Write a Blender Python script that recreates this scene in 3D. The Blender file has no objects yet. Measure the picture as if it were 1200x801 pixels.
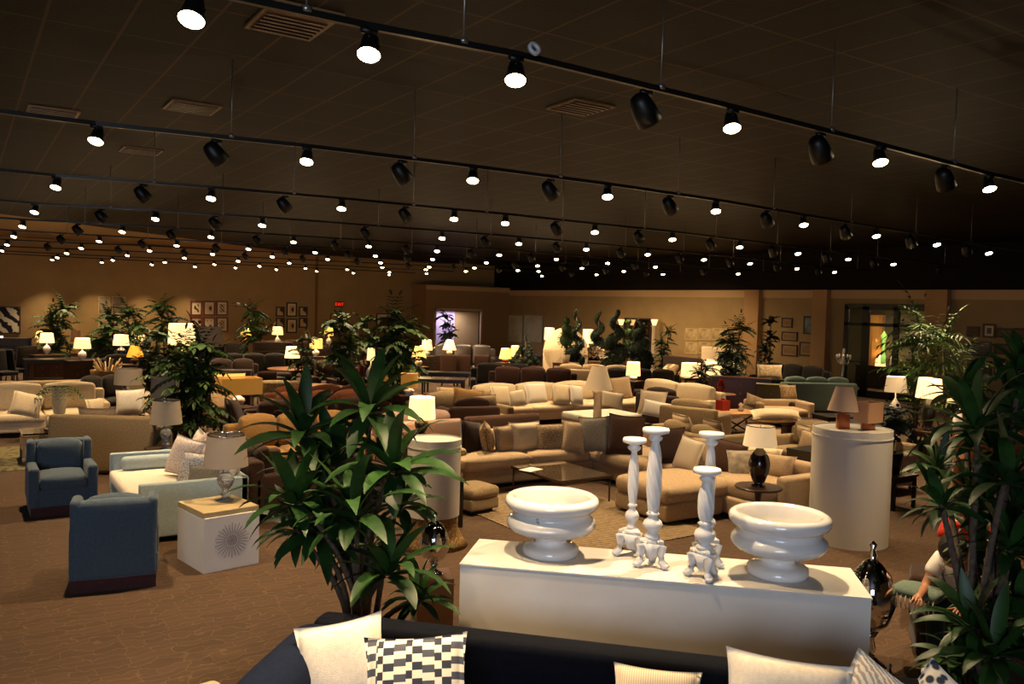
import bpy, bmesh, math, random
from mathutils import Vector, Matrix, Euler
random.seed(7)
R = math.radians
S = bpy.context.scene
COL = S.collection
# ------------------------------------------------------------------ camera (room axes: x along the light tracks, y across them)
F_PX, PITCH, ROLL, YAW, EYE = 983.05, 0.04168909, 0.0289193, 0.5821023, 2.8
FW = Vector((math.sin(YAW), math.cos(YAW), 0)); RT = Vector((math.cos(YAW), -math.sin(YAW), 0)); UP = Vector((0, 0, 1))
cF = FW*math.cos(PITCH) - UP*math.sin(PITCH); cU = UP*math.cos(PITCH) + FW*math.sin(PITCH)
cR = RT*math.cos(ROLL) + cU*math.sin(ROLL); cU = cU*math.cos(ROLL) - RT*math.sin(ROLL)
cam = bpy.data.cameras.new('camera'); co = bpy.data.objects.new('camera', cam); COL.objects.link(co)
m = Matrix((cR, cU, -cF)).transposed().to_4x4(); m.translation = (0, 0, EYE); co.matrix_world = m
cam.sensor_width = 36; cam.lens = F_PX/1200*36; cam.clip_start = .05; cam.clip_end = 200
S.camera = co
def ray(px, py): return cR*((px-600)/F_PX) + cU*((400.5-py)/F_PX) + cF
def G(px, py, z=0):
    v = ray(px, py); t = (z-EYE)/v.z; return Vector((v.x*t, v.y*t, z))
def PD(px, py, D):
    v = ray(px, py)*D; return Vector((v.x, v.y, EYE+v.z))
WXX, WYY, CEIL = 26.5, 42.3, 5.2
def onX(px, py, X=WXX):
    v = ray(px, py); t = X/v.x; return Vector((X, v.y*t, EYE+v.z*t))
def onY(px, py, Y=WYY):
    v = ray(px, py); t = Y/v.y; return Vector((v.x*t, Y, EYE+v.z*t))
# ------------------------------------------------------------------ materials
def lin(h):
    c = [int(h[i:i+2], 16)/255 for i in (0, 2, 4)]
    return tuple(x/12.92 if x <= .04045 else ((x+.055)/1.055)**2.4 for x in c) + (1,)
MATS = {}
def mat(name, col, rough=.8, metal=0, col2=None, scale=12, bump=0, bscale=200, emit=0, ecol=None, trans=0, spec=.5, kind='noise', coat=0, sub=0, alpha=1, sheen=0):
    if name in MATS: return MATS[name]
    m = bpy.data.materials.new(name); m.use_nodes = True; N = m.node_tree.nodes; L = m.node_tree.links
    b = N['Principled BSDF']; b.inputs['Base Color'].default_value = lin(col); b.inputs['Roughness'].default_value = rough
    b.inputs['Metallic'].default_value = metal; b.inputs['Specular IOR Level'].default_value = spec
    b.inputs['Transmission Weight'].default_value = trans; b.inputs['Coat Weight'].default_value = coat; b.inputs['Sheen Weight'].default_value = sheen
    if sub: b.inputs['Subsurface Weight'].default_value = sub
    if emit:
        b.inputs['Emission Color'].default_value = lin(ecol or col); b.inputs['Emission Strength'].default_value = emit
    tc = N.new('ShaderNodeTexCoord')
    if col2:
        if kind == 'noise':
            t = N.new('ShaderNodeTexNoise'); t.inputs['Scale'].default_value = scale; t.inputs['Detail'].default_value = 4; out = t.outputs['Fac']
        elif kind == 'wave':
            t = N.new('ShaderNodeTexWave'); t.inputs['Scale'].default_value = scale; t.inputs['Distortion'].default_value = 1.5; out = t.outputs['Fac']
        elif kind == 'zigzag':
            t = N.new('ShaderNodeTexWave'); t.wave_type = 'BANDS'; t.bands_direction = 'DIAGONAL'; t.inputs['Scale'].default_value = scale; t.inputs['Distortion'].default_value = 3; t.inputs['Detail Scale'].default_value = 3; out = t.outputs['Fac']
        elif kind == 'voronoi':
            t = N.new('ShaderNodeTexVoronoi'); t.inputs['Scale'].default_value = scale; out = t.outputs['Distance']
        elif kind == 'checker':
            t = N.new('ShaderNodeTexChecker'); t.inputs['Scale'].default_value = scale; out = t.outputs['Fac']
        elif kind == 'stripe':
            t = N.new('ShaderNodeTexWave'); t.inputs['Scale'].default_value = scale; out = t.outputs['Fac']
        L.new(tc.outputs['Object'], t.inputs['Vector'])
        cr = N.new('ShaderNodeValToRGB'); cr.color_ramp.elements[0].color = lin(col); cr.color_ramp.elements[1].color = lin(col2)
        a, c = {'noise': (.35, .65), 'wave': (.2, .8), 'voronoi': (.3, .45), 'checker': (.4, .6), 'stripe': (.45, .55), 'zigzag': (.4, .6)}[kind]
        cr.color_ramp.elements[0].position = a; cr.color_ramp.elements[1].position = c
        L.new(out, cr.inputs['Fac']); L.new(cr.outputs['Color'], b.inputs['Base Color'])
    if bump:
        t2 = N.new('ShaderNodeTexNoise'); t2.inputs['Scale'].default_value = bscale; t2.inputs['Detail'].default_value = 3
        L.new(tc.outputs['Object'], t2.inputs['Vector'])
        bp = N.new('ShaderNodeBump'); bp.inputs['Strength'].default_value = bump; bp.inputs['Distance'].default_value = .01
        L.new(t2.outputs['Fac'], bp.inputs['Height']); L.new(bp.outputs['Normal'], b.inputs['Normal'])
    MATS[name] = m; return m
def fab(name, c, c2=None, **k): return mat(name, c, .92, 0, c2 or c, k.pop('scale', 40), bump=.3, bscale=k.pop('bscale', 220), spec=.2, sheen=.15, **k)
navy = mat('navy_velvet', '080b16', .85, 0, '05070f', 30, spec=.1); cream = fab('cream_linen', 'e0cba8', 'd3bc97'); oat = fab('oatmeal_weave', 'b99f7d', 'a88d6a')
taupe = fab('taupe_weave', '96805f', '86704f'); white_f = fab('white_linen', 'e6dccb', 'dcd0bb'); blue_f = fab('dusty_blue_linen', '485561', '404d58')
pale_blue = fab('pale_blue_linen', 'a9b8ba', '9dacae'); ochre = fab('ochre_linen', '94703f', '866437'); brown_f = fab('brown_velvet', '4c3222', '3f281a')
dkbrown = fab('dark_brown_velvet', '38241a', '2d1c14'); mint = fab('mint_linen', '66766a', '5c6c60'); olive = fab('olive_weave', '6b6142', '5b5235')
terra = fab('terracotta_fabric', '9c5a34', '8a4d2b'); char = fab('charcoal_fabric', '1f1711', '19120d'); grey_f = fab('grey_weave', '8e8474', '7e7464')
skirt_f = fab('wine_skirt', '4a2b2b', '3f2424')
pink_p = mat('pink_lattice', 'd9a795', .9, 0, 'efe3d6', 55, bump=.2, kind='voronoi'); dot_p = mat('dotted_cotton', '7f93a4', .9, 0, 'efe6da', 45, bump=.2, kind='voronoi')
weave_p = mat('cream_weave_pattern', 'c9b08a', .9, 0, '8d7453', 60, bump=.2, kind='voronoi'); zig_p = mat('zigzag_weave', 'e2d8c8', .9, 0, 'a79c8e', 14, bump=.2, kind='zigzag')
stripe_p = mat('ribbed_beige', 'cfc0a6', .9, 0, 'b5a488', 26, bump=.2, kind='stripe'); floral_p = mat('orange_floral', 'd9a45a', .9, 0, 'eadbb8', 18, kind='noise')
leopard = mat('spotted_hide', '3a2616', .8, 0, 'b99a6a', 38, kind='voronoi')
wood_d = mat('dark_walnut', '2c190e', .4, 0, '3f2413', 9, kind='wave'); wood_m = mat('mid_brown_wood', '6b4125', .4, 0, '7f5232', 8, kind='wave'); wood_l = mat('light_wood', 'a97c4c', .45, 0, 'bb8f5e', 8, kind='wave')
wood_b = mat('black_wood', '120d0a', .35, 0, '1c1410', 8, kind='wave'); wood_r = mat('reddish_wood', '3a1a10', .4, 0, '4a2215', 8, kind='wave')
chrome = mat('chrome', 'd8d8da', .06, 1); brass = mat('aged_brass', 'b08a4a', .3, 1); blackm = mat('black_metal', '0b0b0b', .45, .3)
gloss_w = mat('white_glaze', 'efece8', .12, 0, coat=.6, spec=.6); matte_w = mat('white_carved_plaster', 'eeebe6', .45); plinth_w = mat('white_painted_board', 'ddd7cf', .55, 0, 'd5cfc6', 3)
drum_w = mat('white_drum_laminate', 'dcd8cd', .35); glass = mat('clear_glass', 'ffffff', .03, trans=1); smoke_g = mat('smoked_glass_top', '6f5c47', .05, 0, trans=.55, coat=1)
crystal = mat('crystal', 'f2efe8', .05, trans=.75, spec=.8); paper = mat('paper', 'e9e2d4', .8); red_m = mat('red_lacquer', '8f2214', .35)
leafA = mat('glossy_dark_leaf', '16300f', .48, 0, '284a1b', 5, spec=.4); leafB = mat('mid_green_leaf', '1b2e0f', .6, 0, '3a5420', 3, spec=.3); leafC = mat('dark_conifer', '101c0d', .75, 0, '1a2c14', 9)  # leafC is the darkest green of the foliage
bark = mat('plant_bark', '5a4a3a', .85, 0, '40342a', 30, bump=.6, bscale=60); soil = mat('potting_soil', '1c130c', .95); pot_b = mat('black_planter', '0e0e10', .4); pot_c = mat('cream_planter', 'cdb98f', .5); basket = mat('woven_basket', 'b59257', .8, 0, '7d5c2e', 50, bump=.8, bscale=80, kind='voronoi')
shade_lit = mat('lit_cream_shade', 'fff0d2', .8, emit=1.25, ecol='ffcf88'); shade_yel = mat('lit_yellow_shade', 'ffdf9a', .8, emit=1.1, ecol='ffc058'); shade_amb = mat('lit_amber_shade', 'a87a40', .8, emit=.22, ecol='f0a03c'); shade_or = mat('lit_orange_shade', 'd8842c', .8, emit=.9, ecol='ff9a28')
shade_dim = mat('dim_cream_shade', 'e8d8b8', .8, emit=.42, ecol='ffcf90'); shade_tau = mat('taupe_shade', 'a29482', .85); shade_tan = mat('tan_shade', 'b98f6c', .85); shade_in = mat('silver_lining', 'e0d2b8', .3, .4)
bulb_m = mat('bulb', 'fff0d0', .5, emit=12, ecol='ffdca0')
terrac = mat('terracotta_ceramic', '9a5430', .5); blue_c = mat('navy_ceramic', '10182c', .15, coat=.6)
skin = mat('skin', '9c6a4c', .55, sub=.05); hair = mat('dark_hair', '15100c', .5); shirt_w = fab('white_cotton', 'e4dfd8'); shirt_r = fab('red_cotton', 'c8260f', 'bb200c'); denim = fab('dark_trousers', '1a2326', '141b1e')
nail = mat('nailhead', '7a6a58', .35, .8)
# ------------------------------------------------------------------ mesh kit
class MB:
    def __init__(s): s.v = []; s.f = []
    def add(s, vs, fs, M=None):
        o = len(s.v); s.v += [tuple(M @ Vector(p)) if M else tuple(p) for p in vs]; s.f += [tuple(i+o for i in f) for f in fs]; return s
    def box(s, x0, x1, y0, y1, z0, z1, M=None):
        vs = [(x, y, z) for x in (x0, x1) for y in (y0, y1) for z in (z0, z1)]
        return s.add(vs, [(0, 1, 3, 2), (4, 6, 7, 5), (0, 4, 5, 1), (2, 3, 7, 6), (0, 2, 6, 4), (1, 5, 7, 3)], M)
    def rbox(s, x0, x1, y0, y1, z0, z1, r=.05, crown=0, sag=0, M=None, n=3):
        c = Vector(((x0+x1)/2, (y0+y1)/2, (z0+z1)/2)); h = Vector(((x1-x0)/2, (y1-y0)/2, (z1-z0)/2)); r = min(r, *(h*.98))
        def axis(a):
            q = a-r; return [-a, -a+r*.25, -a+r*.62, -q] + [(-q+2*q*i/(n+1)) for i in range(1, n+1)] + [q, a-r*.62, a-r*.25, a]
        ax = [axis(h[i]) for i in range(3)]
        for d in range(3):
            e, g = (d+1) % 3, (d+2) % 3
            for sg in (-1, 1):
                o = len(s.v); A, B = ax[e], ax[g]
                for a in A:
                    for b in B:
                        p = Vector((0, 0, 0)); p[d] = sg*h[d]; p[e] = a; p[g] = b
                        k = Vector([max(-(h[i]-r), min(h[i]-r, p[i])) for i in range(3)]); w = p-k
                        if w.length > 1e-9: p = k + w.normalized()*r
                        if crown:
                            fx = (1-(p.x/h.x)**2)*(1-(p.y/h.y)**2); fz = (1-(p.x/h.x)**2)*(1-(p.z/h.z)**2)
                            p = p + Vector((0, crown*.5*fz*(p.y/h.y), crown*fx*(p.z/h.z)))
                        p = p + c
                        s.v.append(tuple(M @ p) if M else tuple(p))
                nb = len(B)
                for i in range(len(A)-1):
                    for j in range(nb-1):
                        q = (o+i*nb+j, o+(i+1)*nb+j, o+(i+1)*nb+j+1, o+i*nb+j+1); s.f.append(q if sg > 0 else q[::-1])
        return s
    def lathe(s, prof, seg=24, M=None, closed=False, wob=None):
        o = len(s.v)
        for r, z in prof:
            for i in range(seg):
                a = 2*math.pi*i/seg; rr = r*(1+(wob(a, z) if wob else 0)); p = Vector((rr*math.cos(a), rr*math.sin(a), z)); s.v.append(tuple(M @ p) if M else tuple(p))
        n = len(prof)
        for k in range(n if closed else n-1):
            k2 = (k+1) % n
            for i in range(seg):
                j = (i+1) % seg; s.f.append((o+k*seg+i, o+k*seg+j, o+k2*seg+j, o+k2*seg+i))
        if not closed:
            if prof[0][0] > 1e-4: s.f.append(tuple(o+i for i in range(seg))[::-1])
            if prof[-1][0] > 1e-4: s.f.append(tuple(o+(n-1)*seg+i for i in range(seg)))
        return s
    def tube(s, pts, rad, seg=8):
        pts = [Vector(p) for p in pts]; o = len(s.v); n = len(pts)
        for k, p in enumerate(pts):
            t = (pts[min(k+1, n-1)]-pts[max(k-1, 0)]).normalized(); a = t.cross(Vector((0, 0, 1)) if abs(t.z) < .9 else Vector((1, 0, 0))).normalized(); b = t.cross(a)
            r = rad[k] if isinstance(rad, (list, tuple)) else rad
            for i in range(seg):
                q = 2*math.pi*i/seg; s.v.append(tuple(p + a*math.cos(q)*r + b*math.sin(q)*r))
        for k in range(n-1):
            for i in range(seg):
                j = (i+1) % seg; s.f.append((o+k*seg+i, o+(k+1)*seg+i, o+(k+1)*seg+j, o+k*seg+j))
        s.f.append(tuple(o+i for i in range(seg))); s.f.append(tuple(o+(n-1)*seg+i for i in range(seg))[::-1])
        return s
    def leaf(s, p, d, L, w, droop=.8, seg=6, fold=.25, up=Vector((0, 0, 1))):
        p = Vector(p); d = Vector(d).normalized(); side = d.cross(up)
        side = side.normalized() if side.length > .05 else Vector((1, 0, 0)); o = len(s.v); st = L/seg
        tw = random.uniform(-.25, .25)
        for k in range(seg+1):
            t = k/seg; ww = w*.5*(math.sin(math.pi*min(1, .1+t*.9))**.75) if k < seg else .0015
            nrm = side.cross(d).normalized(); sd = side*math.cos(tw)+nrm*math.sin(tw)
            s.v += [tuple(p - sd*ww + nrm*ww*fold), tuple(p), tuple(p + sd*ww + nrm*ww*fold)]
            d = (d + Vector((0, 0, -droop/seg*(.5+t)))).normalized(); p = p + d*st
        for k in range(seg):
            a = o+k*3; s.f += [(a, a+1, a+4, a+3), (a+1, a+2, a+5, a+4)]
        return s
    def build(s, name, m, parent=None, smooth=True, bev=0, loc=None, weld=False):
        me = bpy.data.meshes.new(name); me.from_pydata(s.v, [], s.f); me.materials.append(m)
        if weld or bev:
            b = bmesh.new(); b.from_mesh(me); bmesh.ops.remove_doubles(b, verts=b.verts, dist=1e-5); bmesh.ops.recalc_face_normals(b, faces=b.faces)
            if bev:
                es = [e for e in b.edges if len(e.link_faces) == 2 and e.calc_face_angle(0) > .6]
                bmesh.ops.bevel(b, geom=es, offset=bev, segments=2, affect='EDGES', profile=.6)
            b.to_mesh(me); b.free()
        if smooth:
            me.polygons.foreach_set('use_smooth', [True]*len(me.polygons))
            if bev or smooth == 'a':
                try: me.set_sharp_from_angle(angle=.7)
                except Exception: pass
        o = bpy.data.objects.new(name, me); COL.objects.link(o)
        if parent: o.parent = parent
        if loc is not None: o.location = loc
        return o
def tag(o, label=None, cat=None, group=None, kind=None):
    for k, v in (('label', label), ('category', cat), ('group', group), ('kind', kind)):
        if v: o[k] = v
    return o
def thing(name, label, cat, loc=(0, 0, 0), rz=0, group=None, scale=None):
    o = bpy.data.objects.new(name, None); COL.objects.link(o); o.location = loc; o.rotation_euler = (0, 0, R(rz)); o.empty_display_size = .1
    if scale: o.scale = (scale,)*3
    return tag(o, label, cat, group)
KIDS = {}
def dup(root, loc, rz=None, label=None, group=None, rot=None):
    r = root.copy(); COL.objects.link(r); r.location = loc
    if rz is not None: r.rotation_euler = (0, 0, R(rz))
    if rot is not None: r.rotation_euler = rot
    if label: r['label'] = label
    if group: r['group'] = group
    for ch in list(root.children):
        c = ch.copy(); COL.objects.link(c); c.parent = r
        for g in list(ch.children):
            d = g.copy(); COL.objects.link(d); d.parent = c
    return r
def struct(name, mb, m, **k): return tag(mb.build(name, m, **k), kind='structure')
ORD = 'first second third fourth fifth sixth seventh eighth ninth tenth eleventh twelfth thirteenth fourteenth fifteenth'.split()
# ------------------------------------------------------------------ the room
carpet = mat('brown_carpet', '6d543c', .95, bump=.5, bscale=90)
N = carpet.node_tree.nodes; L = carpet.node_tree.links
tc = N.new('ShaderNodeTexCoord'); bt = N.new('ShaderNodeTexBrick'); bt.inputs['Scale'].default_value = 4; bt.inputs['Mortar Size'].default_value = .03; bt.inputs['Mortar Smooth'].default_value = .8; bt.offset = .37; bt.inputs['Brick Width'].default_value = .8; bt.inputs['Row Height'].default_value = .4; bt.squash = 1.7
bt.inputs['Color1'].default_value = lin('4d3723'); bt.inputs['Color2'].default_value = lin('46321f'); bt.inputs['Mortar'].default_value = lin('5e462d')
ns = N.new('ShaderNodeTexNoise'); ns.inputs['Scale'].default_value = 5; vm = N.new('ShaderNodeVectorMath'); vm.operation = 'MULTIPLY_ADD'; vm.inputs[1].default_value = (.28, .28, 0)
L.new(tc.outputs['Object'], ns.inputs['Vector']); L.new(ns.outputs['Color'], vm.inputs[0]); L.new(tc.outputs['Object'], vm.inputs[2]); L.new(vm.outputs[0], bt.inputs['Vector']); L.new(bt.outputs['Color'], N['Principled BSDF'].inputs['Base Color'])
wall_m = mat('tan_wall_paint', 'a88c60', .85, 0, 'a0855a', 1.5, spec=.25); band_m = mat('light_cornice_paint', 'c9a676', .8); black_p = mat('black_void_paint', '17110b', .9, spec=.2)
tan_c = mat('brown_ceiling_paint', 'a0845c', .85); pil_m = mat('pilaster_paint', 'b88f5e', .85)
ceil_m = mat('dark_ceiling_tile', '0f0b06', .6, spec=.12, bump=.35, bscale=25)
N = ceil_m.node_tree.nodes; L = ceil_m.node_tree.links
tc = N.new('ShaderNodeTexCoord'); bt = N.new('ShaderNodeTexBrick'); bt.inputs['Scale'].default_value = 1; bt.offset = 0; bt.inputs['Mortar Size'].default_value = .014; bt.inputs['Brick Width'].default_value = .61; bt.inputs['Row Height'].default_value = 1.22
bt.inputs['Color1'].default_value = lin('0f0a05'); bt.inputs['Color2'].default_value = lin('0d0904'); bt.inputs['Mortar'].default_value = lin('43331f')
L.new(tc.outputs['Object'], bt.inputs['Vector']); L.new(bt.outputs['Color'], N['Principled BSDF'].inputs['Base Color'])
struct('floor', MB().box(-8, 31, -6, 42.6, -.2, 0), carpet, smooth=False)
A, B = G(50, 257, CEIL), G(300, 290, CEIL); dv = (B-A); P0 = A + dv*((-8-A.x)/dv.x); P1 = A + dv*((WYY-A.y)/dv.y)
def slab(pts, z, t=.1):
    n = len(pts); mb = MB(); mb.add([(p[0], p[1], z) for p in pts]+[(p[0], p[1], z+t) for p in pts], [tuple(range(n))[::-1], tuple(range(n, 2*n))]+[(i, (i+1) % n, n+(i+1) % n, n+i) for i in range(n)]); return mb
struct('ceiling', slab([(-8, -6), (WXX+.2, -6), (WXX+.2, WYY+.2), (P1.x, WYY+.2), (P1.x, WYY), (P0.x, P0.y)], CEIL), ceil_m, smooth=False)
struct('ceiling', slab([(P0.x, P0.y), (P1.x, WYY), (P1.x, WYY+.2), (-8, WYY+.2)], CEIL+.02), tan_c, smooth=False)
struct('wall_back', MB().box(-8.2, WXX+.2, WYY, WYY+.2, 0, CEIL), wall_m, smooth=False)
struct('wall_left', MB().box(-8.2, -8, -6.2, WYY, 0, CEIL), wall_m, smooth=False)
struct('wall_front', MB().box(-8, WXX, -6.2, -6, 0, CEIL), wall_m, smooth=False)
TOPZ = 3.75; dy0, dy1, dz = onX(1095, 360).y, onX(990, 357).y, 3.28
struct('wall_right', MB().box(WXX, WXX+.2, -6, dy0, 0, TOPZ).box(WXX, WXX+.2, dy1, WYY, 0, TOPZ).box(WXX, WXX+.2, dy0, dy1, dz, TOPZ), wall_m, smooth=False)
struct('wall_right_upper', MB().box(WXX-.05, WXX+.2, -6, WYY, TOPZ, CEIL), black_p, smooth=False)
struct('trim_1', MB().box(WXX-.04, WXX+.01, -6, WYY, TOPZ-.3, TOPZ), band_m, smooth=False)
k = 2
for a, b in ((878, 895), (958, 975), (1090, 1116)):
    y0, y1 = onX(b, 341).y, onX(a, 341).y
    struct('trim_%d' % k, MB().box(WXX-.28, WXX, y0, y1, 0, TOPZ), pil_m, smooth=False); k += 1
BY = 40.6; bx0, bx1 = onY(498, 400, BY).x, WXX; o0, o1 = onY(511, 364, BY).x, onY(563, 364, BY).x; oz = 2.5
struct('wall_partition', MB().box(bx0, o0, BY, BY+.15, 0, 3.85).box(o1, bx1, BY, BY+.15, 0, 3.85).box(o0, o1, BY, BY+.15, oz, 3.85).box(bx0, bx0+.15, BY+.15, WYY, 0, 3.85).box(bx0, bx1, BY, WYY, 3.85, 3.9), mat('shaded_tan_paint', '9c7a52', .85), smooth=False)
struct('trim_%d' % k, MB().box(bx0-.02, bx1, BY-.04, BY, 3.62, 3.85), band_m, smooth=False); k += 1
struct('trim_%d' % k, MB().box(o0-.12, o0, BY-.05, BY+.15, 0, oz+.12).box(o1, o1+.12, BY-.05, BY+.15, 0, oz+.12).box(o0-.12, o1+.12, BY-.05, BY+.15, oz, oz+.12), mat('door_casing_paint', 'd8bd92', .6), smooth=False); k += 1
struct('trim_%d' % k, MB().box(onY(371, 330).x-.06, onY(371, 330).x+.06, WYY-.06, WYY, 0, CEIL), mat('wall_seam_paint', '7d5f3c', .85), smooth=False); k += 1
struct('baseboard_back', MB().box(-8, bx0, WYY-.03, WYY, 0, .15), wood_d, smooth=False); struct('baseboard_right', MB().box(WXX-.03, WXX, -6, dy0, 0, .15).box(WXX-.03, WXX, dy1, BY, 0, .15), wood_d, smooth=False)
# lit room seen through the partition's opening; purplish light put into panel colour
struct('wall_alcove', MB().box(o0+.85, o0+2.1, WYY-.06, WYY-.02, 0, 2.6), mat('lilac_lit_wall', 'b9a6c4', .8), smooth=False)
# glazed black double door and the bright room behind it
black_f = mat('black_door_paint', '0c0f0c', .35)
dr = MB(); yA, yB = dy0+.02, dy1-.02; dw = yB-yA; tz = 2.55
def bar(y0, y1, z0, z1): dr.box(WXX-.03, WXX+.06, y0, y1, z0, z1)
bar(yA, yB, dz-.22, dz-.02); bar(yA, yB, tz-.06, tz+.06); bar(yA, yA+.16, 0, dz-.1); bar(yB-.16, yB, 0, dz-.1); bar(yA+dw*.36, yA+dw*.42, 0, dz-.1); bar(yA+dw*.7, yA+dw*.78, 0, dz-.1); bar(yA, yB, 0, .25)
bar(yA+dw*.78, yB, 1.2, 1.26)
d = tag(dr.build('door_1', black_f, smooth=False), kind='structure')
MB().box(WXX+.01, WXX+.02, yA+.1, yB-.1, .2, dz-.2).build('door_pane', glass, d, smooth=False)
NX = 30.8
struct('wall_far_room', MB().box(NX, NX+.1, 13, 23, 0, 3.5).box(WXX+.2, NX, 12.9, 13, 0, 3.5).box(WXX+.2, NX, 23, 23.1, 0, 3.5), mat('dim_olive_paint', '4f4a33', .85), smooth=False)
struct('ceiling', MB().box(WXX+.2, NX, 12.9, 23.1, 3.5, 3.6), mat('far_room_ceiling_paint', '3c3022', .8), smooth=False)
# ceiling vents
ventm = mat('tan_vent_metal', '7a5e3c', .5)
for i, (px, py, lb) in enumerate(((338, 28, 'tan rectangular ceiling vent nearest the camera, above first track'), (225, 125, 'tan ceiling vent between first and second track, left part'), (62, 131, 'dim ceiling vent above the left end of second track'), (680, 125, 'dim square ceiling vent right of centre behind first track'), (165, 176, 'faint long ceiling vent right of the first light on second track'))):
    p = G(px, py, CEIL); t = thing('ceiling_vent', lb, 'vent', p, 0, 'ceiling vents')
    MB().box(-.3, .3, -.3 if i != 0 else -.55, .3, -.02, 0).build('vent_frame', ventm, t, smooth=False)
    q = MB()
    for j in range(6): q.box(-.26, .26, -.25+j*.09, -.21+j*.09, -.035, -.02)
    q.build('slat', wood_d, t, smooth=False)
# ------------------------------------------------------------------ tracks and spotlights
LIT = {0: [(224, 24), (432, 65), (604, 95), (858, 151), (1032, 191), (1160, 222)],
1: [(112, 166), (359, 190), (554, 212), (712, 231), (839, 248), (942, 264), (1027, 277), (1098, 287), (1159, 297)],
2: [(65, 220), (247, 233), (400, 245), (532, 257), (592, 262), (697, 272.5), (788, 281), (867, 290), (935, 297.5), (994, 304), (1047, 310), (1138, 321)],
3: [(40, 249), (182, 257), (307, 264.5), (518, 279.5), (608, 286), (687, 292.5), (759, 298.5), (825, 304.5), (879, 309), (934, 315), (978, 319)],
4: [(26, 266), (143, 272), (247, 278), (344, 284), (432, 289), (512, 294.5), (585, 299), (652, 304), (712, 308.5), (768, 313), (865, 321)],
5: [(16, 277.5), (116, 283), (207, 288), (291, 292), (369, 296), (440, 300), (507, 304), (570, 308), (630, 311.5), (682, 314.5), (731, 318), (777, 321.5)],
6: [(8, 287), (95, 291), (175, 294), (249, 298), (319, 301), (384, 304), (446, 308), (503, 313), (556, 314), (607, 317), (631, 318), (699, 322)],
7: [(2, 294), (78, 297), (149, 299.5), (216, 302.5), (279, 306), (339, 308.5), (448, 313.5), (499, 316), (546, 318), (635, 323.5)],
8: [(67, 302), (132, 305), (193, 307.5), (251, 310), (304, 312), (358, 314.5), (407, 316), (456, 319), (500, 320.5)],
9: [(57, 306), (116, 308), (172, 311), (225, 313), (276, 314), (324, 316), (371, 318), (414, 320), (456, 322)]}
LZ, TZ = 4.25, 4.42
toCam = Vector((-FW.x, -FW.y, 0))
def head(name, label, lit):
    t = thing(name, label, 'spotlight'); tilt = (toCam*.5+Vector((0, 0, -1))).normalized() if lit else (toCam*-.45+RT*.5+Vector((0, 0, -.7))).normalized()
    q = tilt.to_track_quat('Z', 'Y').to_matrix().to_4x4()
    T = Matrix.Translation((0, 0, 0)) @ q
    MB().lathe([(.0, -.17), (.035, -.165), (.05, -.12), (.058, -.05), (.075, -.01), (.078, 0), (.07, 0), (.066, -.012)] if lit else [(.0, -.15), (.05, -.14), (.075, -.1), (.09, -.03), (.098, .08), (.085, .085), (.07, .03)], 20, T).build('housing', blackm, t)
    MB().lathe([(.068, -.012), (.066, -.004), (.035, .002), (0, .004)] if lit else [(.075, .04), (0, .035)], 20, T).build('lens', mat('hot_lamp_lens', 'fff4dc', .4, emit=30, ecol='ffe2ac') if lit else mat('dark_lens', '181510', .2), t)
    MB().box(-.05, .05, -.018, .018, .125, .16).tube([(0, 0, .13), (0, .0, .1), tuple(tilt*-.06+Vector((.06, 0, .02))), tuple(tilt*-.05+Vector((.05, 0, 0)))], .008, 6).build('bracket', blackm, t)
    if lit:
        ld = bpy.data.lights.new('spot_beam', 'SPOT'); ld.energy = SPOT_W; ld.color = SPOTC; ld.spot_size = R(84); ld.spot_blend = .8; ld.shadow_soft_size = .05
        lo = bpy.data.objects.new('spot_beam', ld); COL.objects.link(lo); lo.parent = t; lo.location = tilt*.02; lo.rotation_euler = (-tilt*.45+Vector((0, 0, 1))).normalized().to_track_quat('Z', 'Y').to_euler()
    return t
SPOT_W = 560; SPOTC = (1, .71, .40)
h_lit = h_off = None; AWAY = []
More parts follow.
